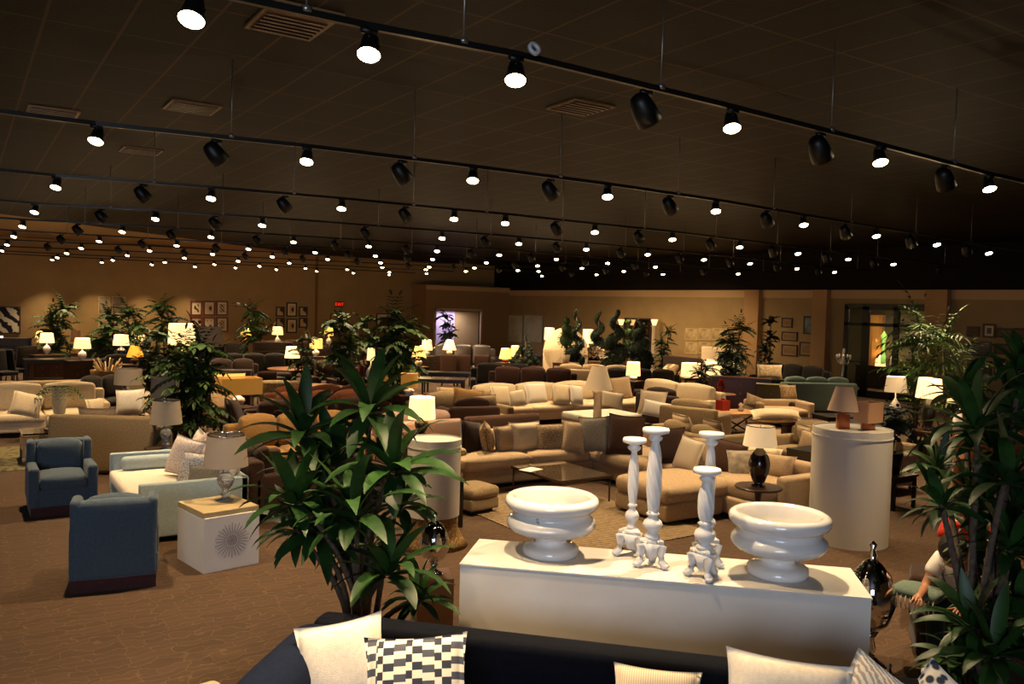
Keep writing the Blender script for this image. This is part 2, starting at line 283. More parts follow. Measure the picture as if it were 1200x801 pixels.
for k, pts in LIT.items():
    P = [G(x, y, LZ) for x, y in pts]; P = [Vector((p.x, min(p.y, 41.4), p.z)) for p in P]; ordk = ORD[k]
    wp = sorted(P, key=lambda p: p.x)
    pts3 = [Vector((min(wp[0].x-3, -3), wp[0].y, TZ))]+[Vector((p.x, p.y, TZ)) for p in wp]
    last = Vector((26.2, wp[-1].y+(.02)*(26.2-wp[-1].x), TZ))
    if k < 5 and wp[-1].x < 25.5: pts3.append(last)
    elif k >= 5: pts3.append(Vector((min(wp[-1].x+1.5, 26.2), wp[-1].y, TZ)))
    t = thing('lighting_track', '%s suspended lighting track out from the camera, thin black rail' % ordk if k < 9 else 'suspended lighting track deepest in the hall, nearest the back wall', 'track', pts3[0], 0, 'suspended lighting tracks')
    mb = MB()
    for a, b in zip(pts3, pts3[1:]):
        a, b = a-pts3[0], b-pts3[0]; n = (b-a).normalized().cross(UP)*.018; z = Vector((0, 0, .02))
        mb.add([a-n-z, a+n-z, a+n+z, a-n+z, b-n-z, b+n-z, b+n+z, b-n+z], [(0, 1, 2, 3), (7, 6, 5, 4), (0, 4, 5, 1), (1, 5, 6, 2), (2, 6, 7, 3), (3, 7, 4, 0)])
    mb.build('rail', mat('track_black', '1d1b1a', .35, .4), t, smooth=False)
    if k < 6:
        for a, b in zip(pts3[1:], pts3[2:]):
            c = (a+b)/2 + (b-a)*.12 - pts3[0]
            MB().tube([c, c+Vector((0, 0, CEIL-TZ))], .006 if k < 2 else .008, 5).lathe([(.0, -.0), (.03, .0), (.035, .03), (.0, .05)], 10, Matrix.Translation(c)).build('suspension_rod', mat('rod_grey', '8d8a86', .3, .8), t)
    for j, p in enumerate(P):
        lb = 'lit spotlight, %s from the left on the %s lighting track from the camera' % (ORD[j], ordk)
        if h_lit is None: h_lit = head('track_spotlight', lb, True); h_lit.location = p; h_lit['group'] = 'lit track spotlights'
        else: dup(h_lit, p, label=lb)
    if k < 7:
        n = 0
        for j, (a, b) in enumerate(zip(P, P[1:])):
            if (b-a).length < 1.2 or (k == 0 and j < 2): continue
            c = a.lerp(b, .55); c.z = LZ-.02; lb = 'dark spotlight turned away, %s from the left on the %s track' % (ORD[n], ordk); n += 1
            if h_off is None: hd_ = h_off = head('track_spotlight', lb, False); h_off.location = c; h_off['group'] = 'dark track spotlights'
            else: hd_ = dup(h_off, c, label=lb)
            if k >= 5: AWAY.append(hd_)
tl_ = (toCam*-.45+RT*.5+Vector((0, 0, -.7))).normalized()
ld = bpy.data.lights.new('spot_beam', 'SPOT'); ld.energy = SPOT_W*.35; ld.color = SPOTC; ld.spot_size = R(100); ld.spot_blend = .7; ld.shadow_soft_size = .05
for hd_ in AWAY:
    lo = bpy.data.objects.new('spot_beam', ld); COL.objects.link(lo); lo.parent = hd_; lo.location = tl_*.11; lo.rotation_euler = (-tl_).to_track_quat('Z', 'Y').to_euler()
p = G(626, 57, TZ+.02)
t = thing('rail_joiner', 'small round white ring fitting on top of the nearest lighting track', 'fitting', p); MB().lathe([(.022, -.012), (.045, -.012), (.045, .012), (.022, .012)], 18, Matrix.Rotation(R(70), 4, 'X'), closed=True).build('ring', mat('pale_plastic', 'b9bcc0', .4), t)
# ------------------------------------------------------------------ builders
CACHE = {}
def pillow(label, x, y, z, w, h, m, rz=0, tilt=-18, t=.2, roll=0, group=None, fringe=None):
    key = (round(w, 2), round(h, 2), t, m.name)
    if key not in CACHE:
        n = 12; V = []; Fc = []
        for sg in (1, -1):
            o = len(V)
            for i in range(n+1):
                for j in range(n+1):
                    a = -1+2*i/n; b = -1+2*j/n
                    a = math.copysign(abs(a)**.85, a); b = math.copysign(abs(b)**.85, b)
                    px = a*(1-.09*(1-b*b)*abs(a)**3); pz = b*(1-.09*(1-a*a)*abs(b)**3)
                    th = max(0, (1-a**4)*(1-b**4))**.62*(1-.25*abs(a*b)) + .015*math.sin(7*a+3*b+w*20)*(1-a*a)*(1-b*b)
                    V.append((px*w/2, sg*(th*t/2+.002), h/2+pz*h/2))
            for i in range(n):
                for j in range(n):
                    q = (o+i*(n+1)+j, o+(i+1)*(n+1)+j, o+(i+1)*(n+1)+j+1, o+i*(n+1)+j+1); Fc.append(q if sg < 0 else q[::-1])
        N1 = (n+1)**2
        for i in range(n):
            for (a, b) in ((i*(n+1), (i+1)*(n+1)), ((i+1)*(n+1)+n, i*(n+1)+n), (i+1, i), (n*(n+1)+i, n*(n+1)+i+1)): Fc.append((a, b, b+N1, a+N1)[::-1])
        mb = MB(); mb.v = V; mb.f = Fc; o = mb.build('throw_pillow', m); CACHE[key] = o.data
    else:
        o = bpy.data.objects.new('throw_pillow', CACHE[key]); COL.objects.link(o)
    o.location = (x, y, z); o.rotation_euler = (Matrix.Rotation(R(rz), 4, 'Z') @ Matrix.Rotation(R(tilt), 4, 'X') @ Matrix.Rotation(R(roll), 4, 'Y')).to_euler()
    return tag(o, label, 'pillow', group)
def ppx(label, px, py, z, wpx, hpx, m, **k):      # a pillow whose bottom stands at a pixel's floor point on height z
    p = G(px, py, z); D = (p-Vector((0, 0, EYE))).dot(cF)
    return pillow(label, p.x, p.y, z, wpx/F_PX*D, hpx/F_PX*D, m, **k)
def sofa(label, x, y, rz, w, d, m, n=3, arms=(1, 1), arm_h=.62, back_h=.82, seat=.45, arm_w=.18, cush=None, legm=wood_d, back=True, bc=True, name='sofa', cat='sofa', leg=.1, skirt=False, r=.06, group=None, cm=None):
    t = thing(name, label, cat, (x, y, 0), rz, group); cm = cm or m
    x0 = -w/2; x1 = w/2; lo = .02 if skirt else leg
    MB().rbox(x0+.01, x1-.01, -d/2+.02, d/2-.02, lo, seat-.15, .03).build('base', m, t)
    if back: MB().rbox(x0, x1, d/2-.2, d/2, lo, back_h-.04, r).build('back', m, t)
    if arms[0]: MB().rbox(x0, x0+arm_w, -d/2, d/2-.05, lo, arm_h, r).build('arm', m, t)
    if arms[1]: MB().rbox(x1-arm_w, x1, -d/2, d/2-.05, lo, arm_h, r).build('arm', m, t)
    a = x0+(arm_w if arms[0] else .01); b = x1-(arm_w if arms[1] else .01); cw = (b-a)/n; bk = d/2-(.2 if back else .02)
    for i in range(n):
        MB().rbox(a+i*cw+.004, a+(i+1)*cw-.004, -d/2-.02, bk, seat-.16, seat, .06, crown=.035).build('seat_cushion', cm, t)
    if back and bc:
        for i in range(n):
            T = Matrix.Translation((0, bk-.02, seat)) @ Matrix.Rotation(R(-10), 4, 'X')
            MB().rbox(a+i*cw+.01, a+(i+1)*cw-.01, -.2, 0, .0, back_h-seat+.06, .07, crown=.06, M=T).build('back_cushion', cm, t)
    if not skirt:
        for sx in (x0+.08, x1-.08):
            for sy in (-d/2+.09, d/2-.09): MB().lathe([(.022, 0), (.03, leg)], 8, Matrix.Translation((sx, sy, 0))).build('leg', legm, t)
    return t
def ottoman(label, x, y, rz, w, d, h, m, name='ottoman', cat='ottoman', r=.06, legm=wood_d):
    t = thing(name, label, cat, (x, y, 0), rz)
    MB().rbox(-w/2, w/2, -d/2, d/2, .06, h*.62, .03).build('base', m, t); MB().rbox(-w/2-.01, w/2+.01, -d/2-.01, d/2+.01, h*.6, h, r, crown=.03).build('cushion', m, t)
    for sx in (-w/2+.08, w/2-.08):
        for sy in (-d/2+.08, d/2-.08): MB().lathe([(.02, 0), (.028, .07)], 8, Matrix.Translation((sx, sy, 0))).build('leg', legm, t)
    return t
def profile(kind, H):
    P = {'ball': [(.07, 0), (.075, .01), (.03, .03), (.05, .08), (.105, .2), (.125, .35), (.105, .5), (.05, .62), (.03, .66), (.035, .68), (.012, .7), (.012, 1)],
    'glass': [(.08, 0), (.085, .02), (.05, .05), (.03, .1), (.06, .15), (.035, .22), (.03, .26), (.065, .36), (.085, .5), (.06, .62), (.025, .68), (.045, .74), (.03, .8), (.012, .84), (.01, 1)],
    'oval': [(.075, 0), (.08, .03), (.05, .05), (.075, .14), (.115, .36), (.12, .5), (.1, .66), (.05, .8), (.035, .84), (.035, .88), (.012, .9), (.012, 1)],
    'column': [(.12, 0), (.12, .03), (.09, .05), (.075, .1), (.07, .5), (.06, .86), (.075, .9), (.012, .92), (.012, 1)],
    'stick': [(.09, 0), (.09, .015), (.012, .03), (.012, 1)],
    'spindle': [(.09, 0), (.09, .03), (.03, .06), (.05, .12), (.02, .2), (.035, .32), (.045, .45), (.02, .6), (.035, .68), (.018, .75), (.012, 1)],
    'block': [(.1, 0), (.1, .6), (.02, .62), (.02, 1)]}[kind]
    return [(r, z*H) for r, z in P]
def lamp(label, p, H, rt, rb, sh, kind='ball', bm=gloss_w, sm=shade_lit, name='table_lamp', near=False, bscale=1, rect=False, group=None, light=0):
    t = thing(name, label, 'lamp', p, 0, group); bh = H-sh*.75
    MB().lathe([(r*bscale if r > .015 else r, z) for r, z in profile(kind, bh)], 4 if kind == 'block' else 20).build('base', bm, t)
    z0, z1 = H-sh, H
    if rect:
        mb = MB()
        for sx, sy, ww, dd in ((-rb, 0, .006, rb*.66), (rb, 0, .006, rb*.66), (0, -rb*.66, rb, .006), (0, rb*.66, rb, .006)): mb.box(sx-ww, sx+ww, sy-dd, sy+dd, z0, z1)
        s = mb.build('lamp_shade', sm, t, smooth=False)
    else:
        s = MB().lathe([(rb, z0), (rt, z1), (rt-.006, z1), (rb-.006, z0)], 32, closed=True).build('lamp_shade', sm, t, smooth='a')
    if near:
        MB().lathe([(rt+.002, z1-.012), (rt+.004, z1), (rt-.008, z1), (rt-.008, z1-.012)], 32, closed=True).build('trim_ring', chrome, s)
        MB().lathe([(.0, z0+.03), (.025, z0+.05), (.032, z0+.09), (.0, z0+.13)], 12).build('bulb', gloss_w, t)
        mb = MB()
        for i in range(3):
            a = i*2.094; mb.tube([(0, 0, z1-.03), (rt*math.cos(a), rt*math.sin(a), z1-.02)], .003, 5)
        mb.tube([(0, 0, bh), (0, 0, z1+.02)], .004, 6).lathe([(0, z1+.0), (.012, z1+.012), (0, z1+.03)], 10).build('harp', chrome, t)
    elif sm in (shade_lit, shade_dim, shade_yel):
        MB().lathe([(.0, z0+sh*.35), (.03, z0+sh*.45), (.03, z0+sh*.6), (0, z0+sh*.7)], 10).build('bulb', bulb_m, t)
    if light:
        ld = bpy.data.lights.new('bulb_light', 'POINT'); ld.energy = light; ld.color = (1, .68, .36); ld.shadow_soft_size = .05
        lo = bpy.data.objects.new('bulb_light', ld); COL.objects.link(lo); lo.parent = t; lo.location = (0, 0, z1+.03)
    return t
def lamp_px(label, x0, x1, y0, y1, D, z0, tap=.82, **k):   # shade seen in px box at distance D, foot at height z0
    c = PD((x0+x1)/2, y0, D); w = (x1-x0)/F_PX*D/2; sh = (y1-y0)/F_PX*D
    return lamp(label, (c.x, c.y, z0), c.z-z0, w*tap, w, sh, **k), c
def table(label, x, y, rz, w, d, h, m, name='side_table', cat='table', topt=.035, legw=.045, shelf=False, top_m=None, group=None):
    t = thing(name, label, cat, (x, y, 0), rz, group)
    MB().box(-w/2, w/2, -d/2, d/2, h-topt, h).build('table_top', top_m or m, t, smooth=False, bev=.006)
    MB().box(-w/2+.03, w/2-.03, -d/2+.03, d/2-.03, h-topt-.07, h-topt).build('apron', m, t, smooth=False)
    for sx in (-1, 1):
        for sy in (-1, 1): MB().box(sx*(w/2-.02)-(legw if sx > 0 else 0), sx*(w/2-.02)+(0 if sx > 0 else legw), sy*(d/2-.02)-(legw if sy > 0 else 0), sy*(d/2-.02)+(0 if sy > 0 else legw), 0, h-topt).build('leg', m, t, smooth=False)
    if shelf: MB().box(-w/2+.04, w/2-.04, -d/2+.04, d/2-.04, .14, .17).build('shelf', m, t, smooth=False)
    return t
def round_table(label, x, y, rr, h, m, name='round_table', group=None):
    t = thing(name, label, 'table', (x, y, 0), 0, group)
    MB().lathe([(0, h-.03), (rr-.01, h-.03), (rr, h-.02), (rr, h-.008), (rr-.008, h), (0, h)], 32).build('table_top', m, t, smooth='a')
    MB().lathe([(.04, .08), (.03, .12), (.05, h*.4), (.025, h*.5), (.045, h-.1), (.1, h-.03)], 16).build('pedestal', m, t)
    MB().lathe([(0, 0), (rr*.6, 0), (rr*.6, .03), (rr*.2, .08), (0, .08)], 24).build('foot', m, t)
    return t
def dresser(label, x, y, rz, w, d, h, m, cols=2, rows=3, name='dresser', cat='dresser', open_=False, km=brass):
    t = thing(name, label, cat, (x, y, 0), rz)
    if open_:
        mb = MB().box(-w/2, w/2, d/2-.02, d/2, .05, h); mb.box(-w/2, -w/2+.04, -d/2, d/2, 0, h).box(w/2-.04, w/2, -d/2, d/2, 0, h).box(-w/2, w/2, -d/2, d/2, h-.04, h).build('carcass', m, t, smooth=False)
        for i in range(rows): MB().box(-w/2+.04, w/2-.04, -d/2+.01, d/2-.02, .06+i*(h-.1)/rows, .09+i*(h-.1)/rows).build('shelf', m, t, smooth=False)
        return t
    MB().box(-w/2+.01, w/2-.01, -d/2+.02, d/2, .08, h-.03).box(-w/2+.03, w/2-.03, -d/2+.05, d/2-.03, 0, .08).build('carcass', m, t, smooth=False)
    MB().box(-w/2-.01, w/2+.01, -d/2, d/2, h-.03, h).build('table_top', m, t, smooth=False, bev=.006)
    cw = (w-.06)/cols; rh = (h-.16)/rows
    for i in range(cols):
        for j in range(rows):
            q = MB().box(-w/2+.03+i*cw+.008, -w/2+.03+(i+1)*cw-.008, -d/2+.002, -d/2+.03, .1+j*rh+.008, .1+(j+1)*rh-.008).build('drawer', m, t, smooth=False)
            MB().lathe([(0, 0), (.008, 0), (.014, .02), (0, .026)], 8, Matrix.Translation((-w/2+.03+(i+.5)*cw, -d/2, .1+(j+.5)*rh)) @ Matrix.Rotation(R(90), 4, 'X')).build('knob', km, q)
    return t
def dining_chair(label, x, y, rz, m, legm=wood_d, bh=1.0, w=.5, tuft=False):
    t = thing('dining_chair', label, 'chair', (x, y, 0), rz)
    MB().rbox(-w/2, w/2, -.24, .24, .38, .5, .04, crown=.02).build('seat', m, t)
    T = Matrix.Translation((0, .22, .46)) @ Matrix.Rotation(R(-8), 4, 'X')
    MB().rbox(-w/2, w/2, -.05, .05, 0, bh-.46, .04, crown=.02, M=T).build('backrest', m, t)
    for sx in (-1, 1):
        MB().tube([(sx*(w/2-.04), -.2, 0), (sx*(w/2-.04), -.19, .4)], [.015, .022], 6).build('leg', legm, t); MB().tube([(sx*(w/2-.04), .26, 0), (sx*(w/2-.04), .2, .4)], [.015, .022], 6).build('leg', legm, t)
    return t
def picture(label, a, b, wall, fm, pm, board=None, fw=.05, name='framed_picture', rows=1, cat='picture', off=0):
    # a, b: opposite corners as wall points
    c = (a+b)/2; rz = 0 if wall == 'y' else -90; w = abs(b.x-a.x) if wall == 'y' else abs(b.y-a.y); h = abs(a.z-b.z)
    loc = (c.x, c.y-.03-off, c.z-h/2) if wall == 'y' else (c.x-.03-off, c.y, c.z-h/2)
    t = thing(name, label, cat, loc, rz); W = w/2
    if fw: MB().box(-W, W, -.03, .02, 0, fw).box(-W, W, -.03, .02, h-fw, h).box(-W, -W+fw, -.03, .02, fw, h-fw).box(W-fw, W, -.03, .02, fw, h-fw).build('frame', fm, t, smooth=False)
    if board: MB().box(-W+fw, W-fw, -.008, .015, fw, h-fw).build('mat_board', board, t, smooth=False); k = fw+min(w, h)*.16
    else: k = fw
    MB().box(-W+k, W-k, -.014, .0, k, h-k).build('print', pm, t, smooth=False)
    return t
def rug(label, x, y, rz, w, d, m, h=.012):
    o = MB().rbox(-w/2, w/2, -d/2, d/2, 0, h, .005).build('rug', m, loc=(x, y, .001)); o.rotation_euler = (0, 0, R(rz)); return tag(o, label, 'rug')
# ---- plants
def rosette_mesh(n, L, w, seed, el=(-12, 78), droop=1.2):
    random.seed(seed); mb = MB()
    for i in range(n):
        a = i*2.39996+random.uniform(-.2, .2); e = R(el[1]-(el[1]-el[0])*(i/n)**.9+random.uniform(-6, 6)); l = L*random.uniform(.75, 1.1)*(.65+.35*math.sin(math.pi*(i/n*.8+.2)))
        mb.leaf((.015*math.cos(a), .015*math.sin(a), -.0025*i), (math.cos(a)*math.cos(e), math.sin(a)*math.cos(e), math.sin(e)), l, w*random.uniform(.8, 1.15), droop*random.uniform(.7, 1.3), 7)
    return mb
ROS = {}
def dracaena(label, base, ros, pot_r=.2, pot_h=.35, lm=leafA, L=.5, w=.085, potm=pot_b, n=20, bend=.15):
    t = thing('potted_dracaena', label, 'plant', base); base = Vector(base)
    q = MB().lathe([(pot_r*.75, 0), (pot_r, pot_h-.03), (pot_r*1.05, pot_h), (pot_r*.95, pot_h), (pot_r*.93, pot_h-.04)], 28).build('pot', potm, t)
    MB().lathe([(pot_r*.93, pot_h-.06), (0, pot_h-.05)], 20).build('soil', soil, t)
    for i, (p, sc) in enumerate(ros):
        c = Vector(p)-base; st = Vector((random.uniform(-.4, .4)*pot_r, random.uniform(-.4, .4)*pot_r, pot_h-.06)); pts = []
        for k in range(9):
            s = k/8; e = s**1.7; pts.append(Vector((st.x+(c.x-st.x)*e, st.y+(c.y-st.y)*e, st.z+(c.z-st.z)*s))+Vector((math.sin(s*5+i)*.02, math.cos(s*4+i)*.02, 0)))
        MB().tube(pts, [.026*(1-.35*k/8) for k in range(9)], 8).build('trunk', bark, t)
        key = (i % 4, L, w, n)
        if key not in ROS: ROS[key] = rosette_mesh(n, L, w, 10+i % 4).build('leaf_rosette', lm).data; bpy.data.objects.remove([o for o in bpy.data.objects if o.data == ROS[key]][0])
        o = bpy.data.objects.new('leaf_rosette', ROS[key]); COL.objects.link(o); o.parent = t; o.location = c; o.scale = (sc,)*3; o.rotation_euler = (random.uniform(-.25, .25), random.uniform(-.25, .25), i*1.3)
        if len(o.data.materials) and o.data.materials[0] != lm: o.data.materials[0] = lm
    return t
def palm(label, x, y, h, r, n=14, lm=leafB, z0=0, potm=pot_b, seed=1, name='potted_palm', leafw=.05, stems=3, pot=.2, fill=1.0):
    random.seed(seed); t = thing(name, label, 'plant', (x, y, z0))
    MB().lathe([(pot*.75, 0), (pot, pot*1.5), (pot*.92, pot*1.5), (pot*.9, pot*1.4), (0, pot*1.38)], 20).build('pot', potm, t)
    mb = MB(); lf = MB()
    for s in range(stems):
        a = s*2.1+seed; c = Vector((math.cos(a)*pot*.3, math.sin(a)*pot*.3, pot*1.4)); hh = (h-pot*1.4-r*.25)*(.55+.42*s/max(1, stems-1)); top = c+Vector((math.cos(a)*r*.2, math.sin(a)*r*.2, hh))
        mb.tube([c, c.lerp(top, .5)+Vector((.02, .01, 0)), top], [.022, .018, .014], 6)
        for i in range(int(n*1.35)):
            b = i*2.4+s; e = R(random.uniform(5, 85)); Lg = r*random.uniform(.65, 1.0); start = c.lerp(top, random.uniform(.25, 1)) if i % 2 else top
            d = Vector((math.cos(b)*math.cos(e), math.sin(b)*math.cos(e), math.sin(e))); p = start.copy(); st = Lg/7; side0 = d.cross(UP).normalized()
            for k in range(7):
                for sg in (-1, 1):
                    lf.leaf(p, (d*.7+side0*sg*.8+Vector((0, 0, -.1))), Lg*.42*fill*(1-.07*k), leafw*1.25, .8, 3)
                d = (d+Vector((0, 0, -.17))).normalized(); p = p+d*st
            lf.leaf(p, d, Lg*.3, leafw, .5, 3)
    mb.build('stem', bark, t); lf.build('foliage', lm, t); return t
def topiary(label, x, y, z0, h, kind, potm=pot_c, seed=0, rr=.2):
    random.seed(seed); t = thing('topiary', label, 'plant', (x, y, z0)); ph = .25
    MB().lathe([(.1, 0), (.15, ph), (.13, ph), (.12, ph-.03), (0, ph-.03)], 20).build('pot', potm, t)
    MB().tube([(0, 0, ph-.05), (.01, 0, h*.5), (0, 0, h*.95)], .018, 6).build('stem', bark, t)
    mb = MB()
    def blob(c, r):
        for i in range(int(90*r/.2)):
            d = Vector((random.gauss(0, 1), random.gauss(0, 1), random.gauss(0, 1))).normalized(); mb.leaf(c+d*r*.82, d+Vector((0, 0, .2)), r*.45, r*.24, .2, 2)
        mb.lathe([(r*.85*math.sin(math.pi*i/8)+.0001, r*.85*-math.cos(math.pi*i/8)) for i in range(9)], 12, Matrix.Translation(c))
    if kind == 'spiral':
        nn = 34
        for i in range(nn):
            s = i/(nn-1); a = s*math.pi*2*2.6+seed; R0 = rr*(1.25-.95*s); blob(Vector((math.cos(a)*R0*.75, math.sin(a)*R0*.75, ph+.12+s*(h-ph-.2))), R0*.62+.02)
    elif kind == 'balls':
        for s, q in ((.42, 1.0), (.72, .75), (.95, .5)): blob(Vector((0, 0, ph+(h-ph)*s)), rr*q)
    elif kind == 'cone':
        for i in range(9):
            s = i/8
            for j in range(max(1, int(7*(1-s)))): a = j*6.283/max(1, int(7*(1-s)))+i; q = rr*1.5*(1-s); blob(Vector((math.cos(a)*q, math.sin(a)*q, ph+.05+s*(h-ph-.1))), .1*(1.2-s*.6))
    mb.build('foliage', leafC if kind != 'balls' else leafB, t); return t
# ================================================================== foreground
pc = (G(533, 660, 1)+G(1021, 701, 1)+G(562, 631, 1)+G(1002, 664, 1))/4
PR = -43.5
t = thing('display_plinth', 'long white painted display plinth carrying the white urns and candlesticks', 'plinth', (pc.x, pc.y, 0), PR)
MB().box(-1.36, 1.36, -.32, .32, .0, .985).build('body', plinth_w, t, smooth=False, bev=.004)
MB().box(-1.365, 1.365, -.325, .325, .985, 1.0).build('top_board', plinth_w, t, smooth=False, bev=.004)
def urn(label, px, py):
    p = G(px, py, 1.0); t = thing('pedestal_urn', label, 'urn', p, 20, 'white glazed urns')
    pr = [(.0, 0), (.2, 0), (.208, .012), (.205, .05), (.19, .062), (.15, .068), (.118, .08), (.112, .1), (.122, .115), (.17, .13), (.24, .148), (.295, .17), (.322, .195), (.328, .218), (.32, .242), (.298, .258), (.286, .264), (.286, .302), (.298, .308), (.325, .322), (.342, .345), (.345, .368), (.335, .39), (.31, .402), (.288, .4), (.268, .38), (.25, .32), (.2, .25), (.1, .2), (0, .19)]
    MB().lathe([(r, z*1.08) for r, z in pr], 64).build('bowl', gloss_w, t); return t
u1 = urn('white glazed urn at the left end of the plinth, dark mark on its side', 645, 648)
mk = MB()
random.seed(3)
dm = (math.atan2(-u1.location.y, -u1.location.x))-R(20)-.35
for i in range(9):
    a = dm+random.uniform(-.03, .03); z = .285+random.uniform(-.035, .03); mk.add([Vector((.288*math.cos(a+q), .288*math.sin(a+q), z+s)) for q, s in ((0, 0), (.015, .004), (.02, .02), (.004, .016))], [(0, 1, 2, 3)])
mk.build('dark_mark', mat('ink_blue', '2a3140', .6), u1)
urn('white glazed pedestal urn at the right end of the plinth', 911, 672)
def candlestick(label, px, py, H, tw=.085, fat=1.0):
    p = G(px, py, 1.0); t = thing('tall_candlestick', label, 'candlestick', p, random.uniform(0, 60), 'white carved candlesticks')
    zb = .2
    MB().lathe([(tw*.5, H-.045), (tw, H-.03), (tw*1.03, H-.015), (tw*.98, H), (tw*.8, H-.004), (0, H-.008)], 32).build('drip_pan', matte_w, t)
    def fl(a, z): return .075*math.sin(8*a+z*48) if zb+.2 < z < H-.12 else 0
    s = []; body = [(.045, 0), (.05, .02), (.035, .035), (.03, .05), (.055, .075), (.064, .1), (.055, .125), (.032, .145), (.03, .16), (.045, .175), (.03, .19)]
    prof = [(r*fat, zb+z) for r, z in body]; z0 = zb+.19; z1 = H-.1
    for i in range(40): q = i/39; prof.append(((.024+.02*math.sin(math.pi*q)**.8+.006*(1-q))*fat, z0+(z1-z0)*q))
    prof += [(.026, z1+.005), (.045, z1+.02), (.05, z1+.035), (.03, z1+.05), (.04, H-.045)]
    MB().lathe(prof, 64, wob=fl).build('turned_stem', matte_w, t)
    mb = MB(); mb.lathe([(.1, zb-.03), (.095, zb), (.06, zb+.012), (0, zb+.012)], 3).lathe([(.04, .06), (.055, .1), (.085, zb-.03), (0, zb-.03)], 6)
    for i in range(3):
        a = i*2.0944; c = lambda r, z: (r*math.cos(a), r*math.sin(a), z)
        mb.tube([c(.05, zb-.02), c(.085, zb-.05), c(.075, .1), c(.085, .05), c(.115, .022), c(.13, .03)], [.03, .034, .028, .027, .03, .018], 10)
        mb.lathe([(0, -.022), (.022, -.01), (.026, 0), (.022, .012), (0, .022)], 10, Matrix.Translation(c(.118, .026)))
    mb.build('claw_foot_base', matte_w, t); return t
candlestick('white carved candlestick nearest the left urn, second shortest of four', 739, 651, .87, .085, .8)
candlestick('tallest white twisted candlestick, second from the left urn', 763, 663, .98, .092, 1.1)
candlestick('tall white candlestick standing behind the shortest one', 828, 661, .95, .088, .85)
candlestick('shortest white candlestick, fluted and fat, nearest the right urn', 824, 677, .75, .092, 1.15)
# navy sofa in front of the plinth (back towards the plinth)
nc = G(380, 710, .85); dR = (G(980, 778, .85)-nc); dR.z = 0; dR.normalize(); SA = math.degrees(math.atan2(dR.y, dR.x)); perp = Vector((-dR.y, dR.x, 0))
W_ = 3.9; cc = nc + dR*W_/2 - perp*.5
t = sofa('dark navy velvet sofa in the foreground, back against the white plinth', cc.x, cc.y, SA, W_, 1.0, navy, n=4, arms=(0, 1), back_h=.88, r=.06, bc=False)
t.name = 'navy_sofa'; ns_ = t
# left wing of the sofa, a cushion-like side with soft top
q = nc - perp*.6 + dR*.1; WM = Matrix.Translation((-W_/2+.1, -.1, 0)) @ Matrix.Rotation(R(4), 4, 'Z')
MB().rbox(-.2, .16, -.85, .52, .05, .8, .13, crown=.04, M=WM).build('side_cushion', mat('navy_linen_light', '111a2e', .9, 0, '0e1526', 40, spec=.1), ns_)
MB().rbox(-.19, .15, -.84, .51, .0, .2, .03, M=WM).build('side_base', navy, ns_)
def npil(label, px, py, D, w, h, m, **k):   # pillow by its centre on the foreground sofa
    c = PD(px, py, D); k.setdefault('rz', SA-0); return pillow(label, c.x, c.y, c.z-h/2, w, h, m, **k)
npil('plain cream square pillow leaning at the left end of the navy sofa', 408, 783, 4.62, .52, .5, white_f, tilt=-22, roll=-15, rz=SA+5)
patt = mat('block_print_cotton', 'e8dcc2', .9, bump=.2)
N = patt.node_tree.nodes; L = patt.node_tree.links
tc = N.new('ShaderNodeTexCoord'); b1 = N.new('ShaderNodeTexBrick'); b1.offset = .5; b1.inputs['Scale'].default_value = 1; b1.inputs['Brick Width'].default_value = .075; b1.inputs['Row Height'].default_value = .04; b1.inputs['Mortar Size'].default_value = .007
b1.inputs['Color1'].default_value = lin('e9dfc8'); b1.inputs['Color2'].default_value = lin('2d3140'); b1.inputs['Mortar'].default_value = lin('e9dfc8')
mp = N.new('ShaderNodeMapping'); mp.inputs['Rotation'].default_value = (R(90), 0, 0); L.new(tc.outputs['Object'], mp.inputs['Vector'])
ck = N.new('ShaderNodeTexChecker'); ck.inputs['Scale'].default_value = 13; ck.inputs['Color1'].default_value = lin('e9dfc8'); ck.inputs['Color2'].default_value = lin('2b303e')
ad = N.new('ShaderNodeVectorMath'); ad.operation = 'ADD'; ad.inputs[1].default_value = (.01, .037, .017); L.new(tc.outputs['Object'], ad.inputs[0])
ml = N.new('ShaderNodeVectorMath'); ml.operation = 'MULTIPLY'; ml.inputs[1].default_value = (1, 0, 1.9); L.new(ad.outputs[0], ml.inputs[0]); L.new(ml.outputs[0], ck.inputs['Vector'])
wv = N.new('ShaderNodeTexWave'); wv.inputs['Scale'].default_value = 2.1; L.new(tc.outputs['Object'], wv.inputs['Vector']); gt = N.new('ShaderNodeMath'); gt.operation = 'GREATER_THAN'; gt.inputs[1].default_value = .62; L.new(wv.outputs['Fac'], gt.inputs[0])
mx = N.new('ShaderNodeMixRGB'); L.new(ck.outputs['Color'], mx.inputs['Color1']); L.new(gt.outputs[0], mx.inputs['Fac'])
ck2 = N.new('ShaderNodeTexChecker'); ck2.inputs['Scale'].default_value = 26; ck2.inputs['Color1'].default_value = lin('e9dfc8'); ck2.inputs['Color2'].default_value = lin('454a56'); ml2 = N.new('ShaderNodeVectorMath'); ml2.operation = 'MULTIPLY'; ml2.inputs[1].default_value = (.2, 0, 1); L.new(ad.outputs[0], ml2.inputs[0]); L.new(ml2.outputs[0], ck2.inputs['Vector']); L.new(ck2.outputs['Color'], mx.inputs['Color2'])
L.new(mx.outputs['Color'], N['Principled BSDF'].inputs['Base Color'])
npil('cream pillow block-printed with dark navy rectangles, on the navy sofa', 489, 806, 4.3, .56, .5, patt, tilt=-30, roll=-5, rz=SA+12)
npil('small ribbed beige lumbar pillow in the middle of the navy sofa', 768, 823, 4.25, .46, .32, stripe_p, tilt=-30)
npil('larger plain cream pillow right of the ribbed lumbar pillow', 922, 830, 4.3, .66, .48, white_f, tilt=-25, roll=3, t=.24)
